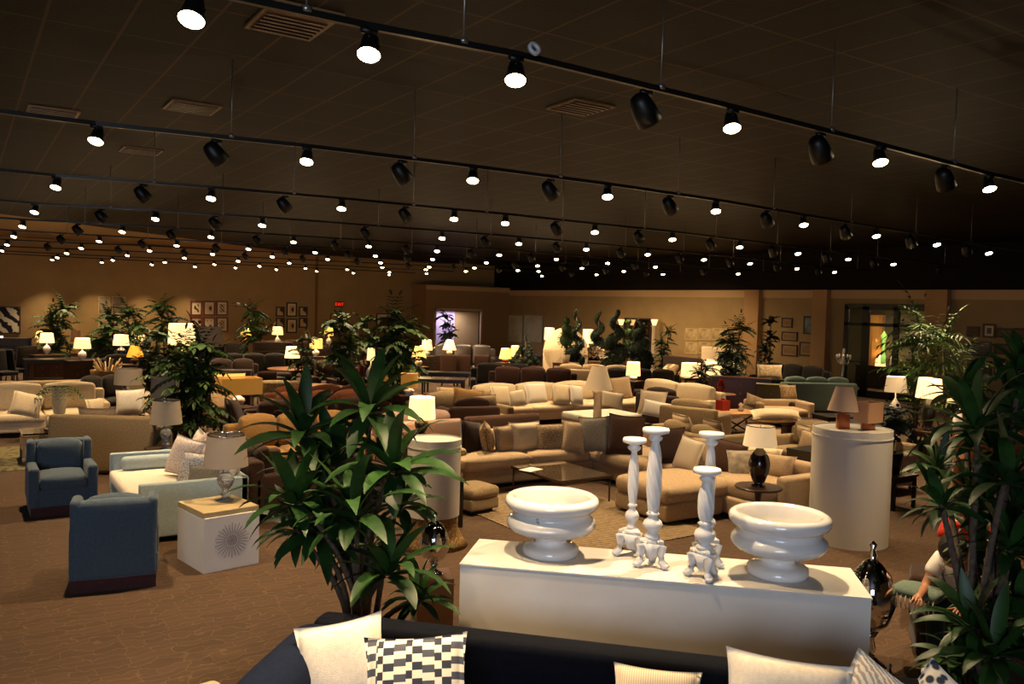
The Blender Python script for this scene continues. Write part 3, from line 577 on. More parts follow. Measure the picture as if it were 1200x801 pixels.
npil('grey and white zigzag pillow overlapping the cream pillow at right', 1000, 833, 4.4, .5, .5, zig_p, tilt=-20, roll=28, rz=SA-10)
npil('cream pillow with dark navy dots at the lower right corner', 1072, 840, 4.45, .5, .5, mat('navy_dots', '232c42', .9, 0, 'd9d2c0', 16, kind='voronoi'), tilt=-20, roll=30, rz=SA-25)
ottoman('beige tweed ottoman corner beside the left end of the navy sofa', 1.1, 4.95, 11.7, .64, .64, .42, oat)
# person figures behind the right plant
def skinned(name, joints, edges, radii, m, parent=None, sub=2, root=0):
    me = bpy.data.meshes.new(name); me.from_pydata([tuple(j) for j in joints], edges, []); me.materials.append(m)
    o = bpy.data.objects.new(name, me); COL.objects.link(o)
    if parent: o.parent = parent
    md = o.modifiers.new('skin', 'SKIN'); md.use_smooth_shade = True
    for i, r in enumerate(radii):
        sv = me.skin_vertices[0].data[i]; sv.radius = (r, r) if not isinstance(r, tuple) else r; sv.use_root = (i == root)
    sd = o.modifiers.new('sub', 'SUBSURF'); sd.levels = sub; sd.render_levels = sub
    return o
def person(label, base, rz, shirt, lean=40, reach=.0):
    t = thing('person', label, 'person', base, rz); sh = .43   # local: faces -y, seated, hip at origin height .5
    l = R(lean); H = Vector((0, 0, sh+.1)); d = Vector((0, -math.sin(l), math.cos(l)))
    sp = H+d*.22; ch = H+d*.4; nk = H+d*.54; d2 = Vector((0, -math.sin(l+.45), math.cos(l+.45))); hb = nk+d2*.1; ht = nk+d2*.25
    J = [H, sp, ch, nk, hb, ht]; E_ = [(0, 1), (1, 2), (2, 3), (3, 4), (4, 5)]; Rr = [.13, .12, .13, .05, .085, .075]
    for sx in (-1, 1):
        s = ch+Vector((sx*.17, 0, 0))+d*.06; e = s+Vector((sx*.05, -.14, -.22)); w = e+Vector((-sx*.06, -.24-reach, .02)); hd = w+Vector((-sx*.01, -.08, -.01))
        o = len(J); J += [s, e, w, hd]; Rr += [.055, .042, .028, .03]; E_ += [(2, o), (o, o+1), (o+1, o+2), (o+2, o+3)]
        for k in range(5):
            a = (k-2)*.018; f0 = hd+Vector((a, -.035 if k else -.01, -.005)); f1 = f0+Vector((a*.4+(sx*-.03 if k == 0 else 0), -.03, -.012)); f2 = f1+Vector((0, -.018, -.022)); q = len(J); J += [f0, f1, f2]; Rr += [.009, .0085, .007]; E_ += [(o+3, q), (q, q+1), (q+1, q+2)]
        hp = H+Vector((sx*.1, -.02, -.02)); kn = H+Vector((sx*.14, -.44, 0)); an = Vector((sx*.13, -.42, .1)); to = Vector((sx*.13, -.58, .05)); o = len(J)
        J += [hp, kn, an, to]; Rr += [.095, .065, .042, .038]; E_ += [(0, o), (o, o+1), (o+1, o+2), (o+2, o+3)]
    skinned('body', J, E_, Rr, skin, t)
    P = [H-d*.02, sp, ch, H+d*.48]; Q = [.155, .148, .16, .08]; E2 = [(0, 1), (1, 2), (2, 3)]
    for sx in (-1, 1):
        s = ch+Vector((sx*.17, 0, 0))+d*.06; e = s+Vector((sx*.035, -.09, -.13)); o = len(P); P += [s, e]; Q += [.075, .068]; E2 += [(2, o), (o, o+1)]
    skinned('shirt', P, E2, Q, shirt, t)
    P = [H+Vector((0, 0, -.02))]; Q = [.16]; E2 = []
    for sx in (-1, 1):
        o = len(P); P += [H+Vector((sx*.1, -.05, -.02)), H+Vector((sx*.14, -.44, 0)), Vector((sx*.13, -.43, .16))]; Q += [.11, .082, .062]; E2 += [(0, o), (o, o+1), (o+1, o+2)]
        skinned('shoe', [Vector((sx*.13, -.4, .05)), Vector((sx*.13, -.5, .045)), Vector((sx*.13, -.64, .035))], [(0, 1), (1, 2)], [.045, .045, .035], mat('white_shoe', 'd8d4cc', .6), t)
    skinned('trousers', P, E2, Q, denim, t)
    hc = nk+d2*.2; MB().lathe([(.112*math.sin(math.pi*i/10)+.0001, -.125*math.cos(math.pi*i/10)) for i in range(11)], 20, Matrix.Translation(hc+Vector((0, .03, .03)))).build('hair', hair, t)
    fd = Vector((0, -math.cos(l*.6), -math.sin(l*.6))); fc = hc+fd*.085
    q = MB(); q.lathe([(0, 0), (.012, .012), (.004, .035)], 8, Matrix.Translation(fc+Vector((0, -.005, -.02))) @ fd.to_track_quat('Z', 'Y').to_matrix().to_4x4()).build('nose', skin, t)
    for sx in (-1, 1): MB().lathe([(0, -.008), (.01, 0), (0, .008)], 8, Matrix.Translation(fc+Vector((sx*.03, -.004, .015)))).build('eye', hair, t)
    return t
bp = Vector((6.88, 3.62, 0))
ottoman('dark brown bench under the seated person in white', 6.95, 3.55, -52, .9, .5, .43, dkbrown, name='bench', cat='bench')
person('seated person in a white T-shirt and dark trousers leaning forward behind the right plant', (6.93, 3.55, -.0), -80, shirt_w, 42)
person('person in a red shirt seated behind the one in white', (7.75, 4.05, -.0), -60, shirt_r, 25, .05)
ottoman('brown bench under the person in red', 7.78, 4.08, -60, .9, .5, .43, dkbrown, name='bench', cat='bench')
t = thing('throw_blanket', 'pale green fringed throw held on the lap of the person in white', 'blanket', (6.42, 3.72, .61), -80)
MB().rbox(-.18, .18, -.11, .12, -.03, .04, .03, crown=.04).build('folded_cloth', mint, t)
mb = MB()
for i in range(10): mb.tube([(-.16+i*.035, -.1, .01), (-.16+i*.035, -.13, -.03), (-.16+i*.035+.01, -.13, -.12)], .005, 5)
mb.build('fringe', white_f, t)
# chrome finials
def finial(label, p, H, rr, neck=True, name='chrome_finial'):
    t = thing(name, label, 'ornament', p, 0)
    MB().lathe([(0, 0), (rr*.8, 0), (rr*.85, H*.02), (rr*.5, H*.05), (rr*.22, H*.1), (rr*.3, H*.16), (rr*.2, H*.22), (rr*.4, H*.3)], 32).build('foot', chrome, t)
    MB().lathe([(rr*.3, H*.28), (rr*.75, H*.36), (rr, H*.52), (rr*.96, H*.62), (rr*.75, H*.74), (rr*.4, H*.82), (rr*.15, H*.86), (rr*.2, H*.89), (rr*.1, H*.93), (rr*.16, H*.97), (0, H)], 36).build('gourd_body', chrome, t); return t
finial('large chrome gourd finial standing right of the plinth', (6.1, 3.93, 0), 1.02, .19)
finial('small chrome gourd finial low on the floor at the foot of the plinth', (5.3, 3.25, 0), .45, .1)
e = G(508, 672, .42); t = thing('egg_plinth', 'brown wooden cube under the chrome egg', 'block', (e.x, e.y, 0), -20); MB().box(-.16, .16, -.16, .16, 0, .42).build('block', mat('plain_brown_wood', '5b3c25', .45, 0, '50331f', 3), t, smooth=False, bev=.006)
t = thing('chrome_egg', 'chrome egg ornament on a small foot, on the brown cube', 'ornament', e)
MB().lathe([(0, 0), (.09, 0), (.095, .012), (.04, .03), (.022, .06), (.035, .09), (.02, .1)], 28).build('foot', chrome, t); MB().lathe([(.02, .1)]+[(.13*math.sin(math.pi*i/14)*(1+.12*math.cos(math.pi*i/14)), .1+.19*(1-math.cos(math.pi*i/14))) for i in range(1, 14)]+[(.025, .48), (.018, .5), (.03, .53), (0, .56)], 32).build('egg_body', chrome, t)
# plants in the foreground
def ros_px(lst, D): return [(PD(x, y, D+dd), s) for x, y, dd, s in lst]
lp = G(425, 801, 0); lp = PD(425, 700, 6.15)
dracaena('large green dracaena in a black pot behind the left end of the navy sofa', (lp.x, lp.y, 0), ros_px([(434, 478, .1, 1.15), (355, 505, .1, 1.1), (462, 548, -.2, 1.2), (392, 540, .3, 1.1), (345, 585, -.3, 1.05), (415, 600, -.4, 1.15), (375, 622, .0, 1.05), (470, 590, .2, .9), (455, 668, -.5, 1.0), (492, 700, -.2, .7), (430, 640, .4, 1.0), (372, 560, .5, 1.0), (350, 620, .3, .85)], 6.1), .24, .4, L=.52, w=.1, n=21)
rp = PD(1150, 700, 4.9)
dracaena('large green dracaena at the right edge, in front of the seated people', (rp.x, rp.y, 0), ros_px([(1145, 498, .2, 1.05), (1105, 590, .0, .7), (1182, 560, -.1, 1.0), (1140, 590, .4, .95), (1185, 640, .1, 1.0), (1165, 765, -.3, .95), (1125, 775, .1, .75), (1190, 480, .6, 1.0), (1195, 720, .2, 1.0), (1150, 640, .7, .8), (1100, 545, .8, .7), (1165, 520, .5, 1.0), (1190, 600, .5, 1.0), (1130, 460, .9, .8), (1170, 690, .6, .9), (1140, 730, -.1, .8), (1195, 430, .6, .8)], 4.9), .22, .36, L=.46, w=.088, n=20)
# ================================================================== left foreground seating
def wing_chair(label, x, y, rz):
    t = thing('armchair', label, 'armchair', (x, y, 0), rz, 'dusty blue armchairs'); w = .78; d = .84
    MB().rbox(-w/2+.01, w/2-.01, -d/2+.02, d/2-.02, .12, .34, .02).build('base', blue_f, t)
    MB().rbox(-w/2+.02, w/2-.02, -d/2+.03, d/2-.03, .0, .13, .01).build('skirt', skirt_f, t)
    MB().rbox(-w/2+.12, w/2-.12, -d/2-.0, d/2-.2, .33, .5, .06, crown=.04).build('seat_cushion', blue_f, t)
    MB().rbox(-w/2+.02, w/2-.02, d/2-.14, d/2-.0, .13, .86, .04, crown=.02).build('back', blue_f, t)
    MB().rbox(-w/2+.12, w/2-.12, d/2-.3, d/2-.12, .46, .85, .07, crown=.05).build('back_cushion', blue_f, t)
    for sx in (-1, 1):
        a, b = (-w/2, -w/2+.12) if sx < 0 else (w/2-.12, w/2)
        MB().rbox(a, b, -d/2, d/2-.05, .12, .62, .045).build('arm', blue_f, t)
        MB().rbox(a+.01, b-.01, d/2-.3, d/2-.0, .55, .885, .045).build('wing', blue_f, t)
    return t
wing_chair('dusty blue armchair facing the camera beside the pale daybed', 1.1, 12.28, 0)
wing_chair('dusty blue armchair seen from behind, nearest the camera at left', 1.29, 9.0, 170)
# pale daybed: arms along x, seat open to -x, back on +x
t = thing('daybed', 'pale blue daybed with a white seat cushion and low panel ends', 'sofa', (2.28, 11.2, 0), -90)
MB().rbox(-1.12, 1.12, -.6, .6, .06, .3, .02).build('base', pale_blue, t)
MB().rbox(-1.02, 1.02, -.62, .5, .3, .47, .05, crown=.03).build('seat_cushion', white_f, t)
MB().rbox(-1.14, -1.04, -.6, .62, .06, .68, .02).build('side_panel', pale_blue, t); MB().rbox(1.04, 1.14, -.6, .62, .06, .68, .02).build('side_panel', pale_blue, t)
MB().rbox(-1.14, 1.14, .52, .62, .06, .68, .02).build('back', pale_blue, t)
o = MB().rbox(-.98, -.80, -.5, .42, .47, .66, .08).build('bolster', pale_blue, t)
for lx in (-1.08, 1.08):
    for ly in (-.54, .56): MB().box(lx-.025, lx+.025, ly-.025, ly+.025, 0, .07).build('leg', wood_d, t, smooth=False)
pillow('large pink lattice pillow standing upright on the pale daybed', 2.35, 11.25, .5, .6, .52, pink_p, rz=-60, tilt=-20, t=.2, roll=6)
pillow('pink lattice pillow tucked behind the large one on the daybed', 2.62, 11.45, .5, .52, .5, pink_p, rz=-80, tilt=-12, roll=-20)
pillow('blue dotted small pillow on the daybed near the glass lamp', 2.4, 10.72, .5, .46, .4, dot_p, rz=-40, tilt=-25, roll=4)
pillow('pink dotted pillow behind the blue dotted pillow', 2.65, 10.85, .5, .5, .46, pink_p, rz=-60, tilt=-15)
pillow('white pillow at the lamp end of the daybed', 2.66, 10.45, .5, .46, .44, white_f, rz=-70, tilt=-15, roll=8)
pillow('small grey pillow nearest the lamp end panel of the daybed', 2.42, 10.36, .5, .38, .3, grey_f, rz=-30, tilt=-25)
pillow('pale grey pillow standing behind the pink ones on the daybed', 2.66, 11.75, .5, .5, .5, white_f, rz=-80, tilt=-10, roll=15)
# waterfall side table with nailhead sunburst
tt = thing('side_table', 'square cream waterfall side table with a dark nailhead sunburst', 'table', (2.3, 9.1, 0), 10)
MB().box(-.3, .3, -.33, .33, .56, .62).build('table_top', mat('aged_cream_top', 'b5a27a', .45, 0, 'a08d66', 4), tt, smooth=False, bev=.006)
for sx in (-.3, .255): MB().box(sx, sx+.045, -.33, .33, 0, .56).build('side_panel', plinth_w, tt, smooth=False, bev=.004)
MB().box(-.3, .3, -.345, -.325, 0, .565).build('front_panel', plinth_w, tt, smooth=False, bev=.004)
mb = MB()
for i in range(28):
    a = 2*math.pi*i/28
    for k in range(7): 
        r = .075+k*.0175*(1 if i % 2 else .85); mb.lathe([(.0055, 0), (.004, .004), (0, .005)], 6, Matrix.Translation((r*math.cos(a), -.345, .3+r*math.sin(a))) @ Matrix.Rotation(R(90), 4, 'X'))
for k in range(5):
    for i in range(5*k+1): a = 2*math.pi*i/(5*k+1); r = .013*k; mb.lathe([(.0055, 0), (.004, .004), (0, .005)], 6, Matrix.Translation((r*math.cos(a), -.345, .3+r*math.sin(a))) @ Matrix.Rotation(R(90), 4, 'X'))
mb.build('nailhead_sunburst', nail, tt)
q = G(264, 586, .62); lamp('glass table lamp with a taupe drum shade on the sunburst side table', (q.x, q.y, .62), .72, .195, .235, .34, kind='glass', bm=crystal, sm=shade_tau, near=True, bscale=1.1)
(lq, c) = lamp_px('glass spindle lamp with a taupe shade behind the pale daybed', 177, 213, 468, 496, 12.15, .6, kind='glass', bm=crystal, sm=shade_tau, near=True)
table('dark side table behind the pale daybed carrying the glass spindle lamp', c.x, c.y, 0, .5, .5, .6, wood_d)
# tan armchair seen from behind, cream sofa and glass table at left
sofa('tan loveseat seen from behind, next to the rear blue armchair', 2.05, 14.75, 150, 1.6, .95, taupe, n=2, arm_h=.7, back_h=.96, skirt=True, bc=False)
pillow('tan pillow showing above the back of the tan loveseat', 1.85, 14.75, .47, .6, .56, oat, rz=150, tilt=-8)
s = sofa('long cream sofa at the left edge behind the glass table', .9, 19.15, 0, 3.3, 1.05, cream, n=3, arm_h=.64, back_h=.88)
sofa('cream sectional wing with large pillows between the cream sofa and the taupe lamps', 3.65, 18.6, -90, 2.4, 1.0, cream, n=2, arm_h=.62, back_h=.82)
ppx('cream scatter pillow on the left end of the long cream sofa', 27, 488, .5, 34, 30, cream, tilt=-20, roll=15)
ppx('plump cream pillow standing on the cream sectional wing', 152, 487, .5, 34, 32, white_f, tilt=-15, rz=-30, roll=-5)
ppx('cream pillow half hidden by the grey lamp shade', 170, 484, .5, 20, 26, cream, tilt=-15, rz=-50, roll=12)
ppx('cream arm pillow at the right end of the long cream sofa', 113, 484, .5, 22, 18, cream, tilt=-20, rz=20)
p = G(67, 503, .5); table('low glass-topped table in front of the long cream sofa', p.x, p.y, 0, 1.1, .7, .5, chrome, top_m=glass, name='coffee_table')
t = thing('coral_ornament', 'silver coral ornament on the glass table', 'ornament', G(72, 502, .5)); mb = MB(); random.seed(5)
for i in range(16): a = i*2.4; mb.tube([(0, 0, .02), (.08*math.cos(a), .08*math.sin(a), .04+.01*(i % 4)), (.13*math.cos(a+.3), .13*math.sin(a+.3), .05+.03*(i % 5))], [.014, .012, .006], 6)
mb.build('branches', chrome, t)
p = G(95, 487, .48); ottoman('bright cream cube ottoman beside the fern vase', p.x, p.y, 0, .42, .5, .48, white_f)
p = G(70, 488, .48); ottoman('cream cube ottoman under the fern vase', p.x, p.y+.1, 0, .42, .42, .48, cream)
t = thing('fern_vase', 'tall pale ribbed vase with drooping fern fronds', 'vase', (p.x, p.y+.1, .512))
MB().lathe([(.06, 0), (.1, .03), (.125, .25), (.13, .5), (.135, .52), (.12, .52), (.1, .1), (0, .08)], 24, wob=lambda a, z: .02*math.sin(16*a)).build('vessel', mat('pale_ribbed_glass', 'cfc0a2', .25), t)
mb = MB(); random.seed(8)
for i in range(16):
    a = i*2.4; d = Vector((math.cos(a), math.sin(a), .8)).normalized(); pp = Vector((0, 0, .5))
    for k in range(7):
        sd = d.cross(UP).normalized()
        for sg in (-1, 1): mb.leaf(pp, d*.5+sd*sg, .13-.01*k, .035, .5, 2)
        d = (d+Vector((0, 0, -.33))).normalized(); pp = pp+d*.08
mb.build('fern_fronds', leafB, t)
rug('dark olive patterned rug at the left edge in front of the cream sofa', -.2, 16.4, 0, 2.6, 2.4, mat('olive_rug', '3d3a22', .95, 0, '6d6440', 9, kind='voronoi'))
# ================================================================== middle: drums, sectional
def drum(label, x, y, rr, h, z0=0, name='display_drum'):
    t = thing(name, label, 'pedestal', (x, y, 0)); 
    MB().lathe([(0, z0), (rr, z0), (rr, h-.1), (rr+.008, h-.1), (rr+.008, h-.085), (rr, h-.085), (rr, h), (rr-.01, h), (rr-.01, h-.015), (0, h-.015)], 56).build('drum_body', drum_w, t, smooth='a'); return t
d1 = drum('large white display drum right of the beige sectional, tan lamps on top', 9.3, 6.35, .47, 1.42)
d2 = drum('white display drum above a flared woven base behind the left dracaena', 4.62, 8.6, .31, 1.25, .36)
MB().lathe([(.3, .36), (.28, .3), (.3, .2), (.36, .08), (.42, 0), (0, 0)], 36, wob=lambda a, z: .03*math.sin(18*a)).build('woven_base', basket, d2)
lamp('tan cone lampshade on an orange wood block base, on the large drum', (9.2, 6.42, 1.41), .52, .1, .19, .3, kind='block', bm=mat('orange_wood', 'a8582c', .5), sm=mat('pinkish_tan_shade', 'b59a84', .85))
lamp('square tan shade lamp at the right side of the large drum top', (9.42, 6.22, 1.41), .34, .14, .15, .25, kind='block', bm=terrac, sm=shade_tan, rect=True)
t = thing('price_tag', 'white paper price tag hanging on the left arm of the beige sectional', 'tag', (6.27, 10.98, .42), -30); MB().box(-.07, .07, -.012, -.004, -.09, .11).build('card', paper, t, smooth=False); MB().tube([(0, -.008, .11), (0, 0, .2)], .003, 5).build('string', white_f, t)
# beige sectional (A along x with back on +y, B along y with back on +x), one continuous piece of furniture
t = thing('sectional_sofa', 'large beige corner sectional with a chaise, piled with pillows', 'sofa', (8.1, 9.9, 0), 0)
def sb(nm, x0, x1, y0, y1, z0, z1, r=.05, crown=0): return MB().rbox(x0-8.1, x1-8.1, y0-9.9, y1-9.9, z0, z1, r, crown=crown).build(nm, oat, t)
sb('base', 6.3, 10.05, 10.8, 12.0, .06, .3); sb('base', 8.75, 10.05, 7.35, 10.8, .06, .3); sb('base', 7.68, 8.75, 7.9, 8.95, .04, .28)
sb('seat_cushion', 6.28, 7.5, 10.72, 11.8, .29, .5, .08, .05); sb('seat_cushion', 7.5, 8.7, 10.72, 11.8, .29, .5, .08, .05); sb('seat_cushion', 8.7, 9.85, 10.55, 11.8, .29, .5, .08, .05)
sb('seat_cushion', 8.68, 9.85, 9.45, 10.55, .29, .5, .08, .05); sb('seat_cushion', 7.66, 9.0, 7.9, 8.95, .27, .5, .09, .06); sb('seat_cushion', 8.9, 9.85, 8.5, 9.45, .29, .5, .08, .05); sb('seat_cushion', 8.8, 9.85, 7.4, 8.5, .29, .5, .08, .05)
sb('back', 6.9, 10.05, 11.8, 12.02, .06, .74, .07); sb('back', 9.85, 10.07, 7.35, 11.8, .06, .74, .07); sb('arm', 6.28, 6.5, 11.0, 12.0, .06, .62, .07); sb('arm', 9.2, 10.05, 7.2, 7.42, .06, .62, .06)
def spl(label, px, py, w, h, m, rz=0, **k): ppx(label, px, py, .47, w, h, m, rz=rz, **k)
spl('dark brown velvet pillow at the left end of the beige sectional', 553, 533, 36, 42, dkbrown, 20, tilt=-15, roll=12)
spl('beige weave pillow next to the dark brown one at the left end', 574, 532, 28, 38, weave_p, 55, tilt=-12, roll=-6)
spl('plain beige pillow third from the left end of the sectional', 593, 531, 34, 34, oat, 20, tilt=-12)
spl('wide plain beige back pillow in the middle of the left wing', 617, 529, 44, 36, cream, 0, t=.26, tilt=-12)
spl('beige weave pillow standing before the corner of the sectional', 647, 529, 42, 34, weave_p, -10, tilt=-20)
spl('plain taupe pillow at the corner of the sectional', 671, 530, 30, 38, oat, -30, roll=6)
spl('grey taupe pillow with a pointed top right of the corner', 697, 531, 38, 44, grey_f, -50, tilt=-12, roll=-5)
spl('large dark brown pillow behind the two left candlesticks', 731, 535, 46, 50, brown_f, -60, t=.22, tilt=-10)
spl('dark brown pillow between the tallest candlestick and the striped one', 782, 545, 40, 46, dkbrown, -60, roll=-5)
spl('ribbed beige pillow between the two middle candlesticks', 800, 552, 34, 42, stripe_p, -75, roll=10)
spl('beige pillow behind the third candlestick', 822, 552, 34, 42, oat, -75, roll=-8)
spl('dark taupe pillow right of the third candlestick', 848, 556, 42, 42, brown_f, -60, roll=8)
spl('grey leaf-pattern pillow left of the oval black lamp', 872, 560, 38, 34, mat('grey_leaf_print', '8a8072', .9, 0, 'b8a98e', 12), -45, roll=-4)
spl('pale cream lumbar pillow behind the leaf-pattern pillow', 885, 548, 60, 26, cream, -60, t=.22)
pillow('beige bolster pillow at the right end of the beige sectional', 9.62, 7.85, .48, .7, .36, oat, rz=-80, t=.26)
# smoked coffee table
t = thing('coffee_table', 'smoked glass coffee table on thin metal legs before the sectional', 'table', (7.45, 9.9, 0), 0)
MB().box(-.48, .48, -.62, .62, .385, .4).build('table_top', smoke_g, t, smooth=False)
MB().box(-.48, .48, -.62, -.595, .36, .384).box(-.48, .48, .595, .62, .36, .384).box(-.48, -.455, -.6, .6, .36, .384).box(.455, .48, -.6, .6, .36, .384).build('frame', mat('bronze_metal', '5d4a35', .35, .8), t, smooth=False)
for sx in (-.45, .45):
    for sy in (-.59, .59): MB().tube([(sx, sy, 0), (sx, sy, .37)], .014, 8).build('leg', MATS['bronze_metal'], t)
t = thing('brochure', 'white paper brochure lying on the smoked coffee table', 'paper', G(622, 550, .402), 20); MB().box(-.16, .16, -.11, .11, 0, .004).build('sheet', paper, t, smooth=False)
p = G(568, 604, 0); ottoman('small brown tweed ottoman on the floor left of the left urn', p.x, p.y+.3, 10, .5, .5, .36, taupe)
rug('shaggy beige swirl rug under the ottoman and coffee table', 6.9, 8.9, 0, 2.2, 3.0, mat('shag_rug', '5f4c35', .95, 0, '8f7958', 7, kind='zigzag', bump=.6, bscale=50))
round_table('small round dark table carrying the oval black lamp', 8.55, 7.15, .3, .6, wood_d)
lamp('lit cream drum lamp with a black oval base on the round table', (8.55, 7.15, .6), .78, .175, .215, .26, kind='oval', bm=mat('black_ceramic', '1a0f0c', .15, coat=.5), sm=shade_dim, near=True, bscale=1.15)
t = dresser('dark brown chest between the beige sectional and the large drum', 10.5, 7.72, 0, .78, .5, .86, wood_b, cols=1, rows=3, name='chest', cat='chest')
t = thing('brochure', 'white leaflet on top of the dark brown chest', 'paper', (10.5, 7.65, .865), 35); MB().box(-.14, .14, -.1, .1, 0, .004).build('sheet', paper, t, smooth=False)
# cushions stacked on a second sofa behind (940-990)
sofa('brown fabric sofa behind the large white drum, heaped with cushions', 12.6, 8.9, -90, 2.4, 1.0, taupe, n=2, back_h=.8)
for i, (px, py, mm, lb) in enumerate(((948, 535, oat, 'tan cushion at the left end of the brown sofa behind the drum'), (965, 530, taupe, 'brown cushion in the middle of the sofa behind the drum'), (984, 528, cream, 'pale cushion touching the upper left edge of the drum'))): ppx(lb, px, py, .45, 34, 30, mm, rz=-60+i*15, roll=12-10*i)
sofa('low taupe sofa just behind the beige sectional, near the striped rug', 11.6, 11.15, 90, 1.8, .9, taupe, n=2, back_h=.62)
for x_, y_, mm, lb in ((11.6, 10.7, taupe, 'flat taupe cushion on the sofa behind the third candlestick'), (11.6, 11.5, oat, 'long beige cushion deepest on the sofa behind the candlesticks'), (12.75, 9.5, cream, 'cream cushion hidden behind the cream drum lamp')): pillow(lb, x_, y_, .47, .62, .4, mm, rz=75)
t = thing('glass_jar', 'clear lidded glass jar standing behind the cream drum lamp', 'jar', PD(890, 510, 12.6)); 
p = PD(887, 492, 13.2); t.location = (p.x, p.y, .6)
MB().lathe([(0, 0), (.07, .01), (.1, .06), (.1, .22), (.07, .25), (.065, .25), (.09, .2), (.09, .06), (0, .02)], 20).build('vessel', crystal, t); MB().lathe([(0, .25), (.07, .25), (.05, .29), (.015, .31), (.02, .34), (0, .36)], 16).build('lid', crystal, t)
table('slim dark stand under the clear glass jar', p.x, p.y, 0, .4, .4, .595, wood_d)
# cream sectional behind
s = sofa('long cream sectional sofa behind the beige one, row of pillows', 12.55, 16.9, 0, 5.0, 1.1, cream, n=4, back_h=.82, arm_h=.62, arms=(1, 0))
sofa('cream sectional wing turning toward the camera at the right end', 15.55, 15.9, -90, 2.7, 1.05, cream, n=2, back_h=.85, arm_h=.62, arms=(0, 1))
ottoman('large cream square ottoman in front of the cream sectional', 12.3, 14.85, 0, 1.5, 1.1, .44, white_f)
for i, (px, py, w, h, mm, rz, lb) in enumerate(((588, 478, 30, 28, cream, 10, 'cream pillow at the left arm of the cream sectional'), (607, 476, 26, 20, stripe_p, -10, 'ribbed pillow resting second from the left on the cream sectional'), (630, 473, 32, 26, white_f, 0, 'white square pillow left of centre on the cream sectional'), (658, 474, 26, 26, cream, 0, 'cream square pillow just left of the column floor lamp'), (676, 474, 20, 24, white_f, 5, 'pale pillow partly behind the column floor lamp'), (716, 478, 28, 20, stripe_p, -30, 'low ribbed pillow right of the column floor lamp'), (730, 468, 26, 28, oat, -30, 'beige pillow leaning at the corner of the cream sectional'), (762, 486, 34, 30, cream, -60, 'biggest cream pillow on the right wing of the cream sectional'), (768, 489, 38, 20, white_f, -60, 'cream lumbar pillow at the front of the cream wing'))):
    ppx(lb, px, py, .45, w, h, mm, rz=rz, roll=random.uniform(-10, 10), t=.2)
(l_, c) = lamp_px('floor lamp with a beige cone shade on a pleated cream column', 685, 719, 429, 456, 15.6, 0, tap=.5, kind='column', bm=cream, sm=mat('beige_cone_shade', 'c9b391', .85, emit=.12, ecol='ffd090'), name='floor_lamp', bscale=1.2)
# low sofa back and things behind the cream sectional
sofa('taupe sofa seen from behind beyond the cream sectional', 16.4, 20.3, 147, 2.5, .95, oat, n=3, back_h=1.0, arm_h=.72, skirt=True)
p = PD(663, 420, 28); t = topiary('double ball topiary in a cream pot behind the taupe sofa', p.x, p.y, 1.0, 1.45, 'balls', seed=2, rr=.27); table('narrow console holding the double ball topiary', p.x, p.y, -35, .9, .4, 1.0, wood_m, name='console_table')
p = PD(697, 418, 27.3); t = thing('flower_bouquet', 'pale dried hydrangea bouquet in a low basket behind the taupe sofa', 'bouquet', (p.x, p.y, .9))
MB().lathe([(.12, 0), (.2, .18), (.22, .22), (.18, .22), (0, .1)], 20).build('basket', basket, t); mb = MB(); random.seed(4)
for i in range(240): a = random.uniform(0, 6.28); e = random.uniform(0, 1.5); rr = random.uniform(.22, .42); c = Vector((math.cos(a)*math.cos(e)*rr, math.sin(a)*math.cos(e)*rr, .3+math.sin(e)*rr*.9)); mb.leaf(c, Vector((math.cos(a+1), math.sin(a+1), .5)), .08, .06, .2, 2)
mb.build('blossom', mat('dried_blossom', 'c6ad90', .9, 0, 'a58c70', 20), t); table('console under the dried hydrangea bouquet', p.x, p.y, -35, .8, .4, .895, wood_m, name='console_table')
# topiaries on a long dark table against the right wall
for i, (px, top, D, kind, w, lb) in enumerate(((676, 361, 31, 'spiral', .26, 'first spiral topiary from the left, slim pointed top'), (702, 364, 33.5, 'spiral', .3, 'middle spiral topiary with a heavy bottom coil'), (722, 362, 29.5, 'spiral', .34, 'tallest dark spiral topiary, third from the left'), (737, 374, 32, 'balls', .24, 'dark triple ball topiary before the lit columns'), (750, 373, 30.5, 'spiral', .36, 'rightmost spiral topiary in front of the mirror'))):
    p = PD(px, top, D); topiary(lb, p.x, p.y, .5, p.z-.5, kind, seed=i, rr=w, potm=pot_b); table('low dark stand under the %s' % ('slim spiral topiary', 'heavy-coiled spiral topiary', 'tallest spiral topiary', 'triple ball topiary', 'rightmost spiral topiary')[i], p.x, p.y, 0, .5, .5, .5, wood_b)
p = PD(616, 398, 30); topiary('dark cone-shaped little conifer beside the yellow lamps', p.x, p.y, .55, 1.25, 'cone', seed=5, rr=.3, potm=pot_b); table('dark stand under the little conifer', p.x, p.y, 0, .6, .6, .55, wood_b)
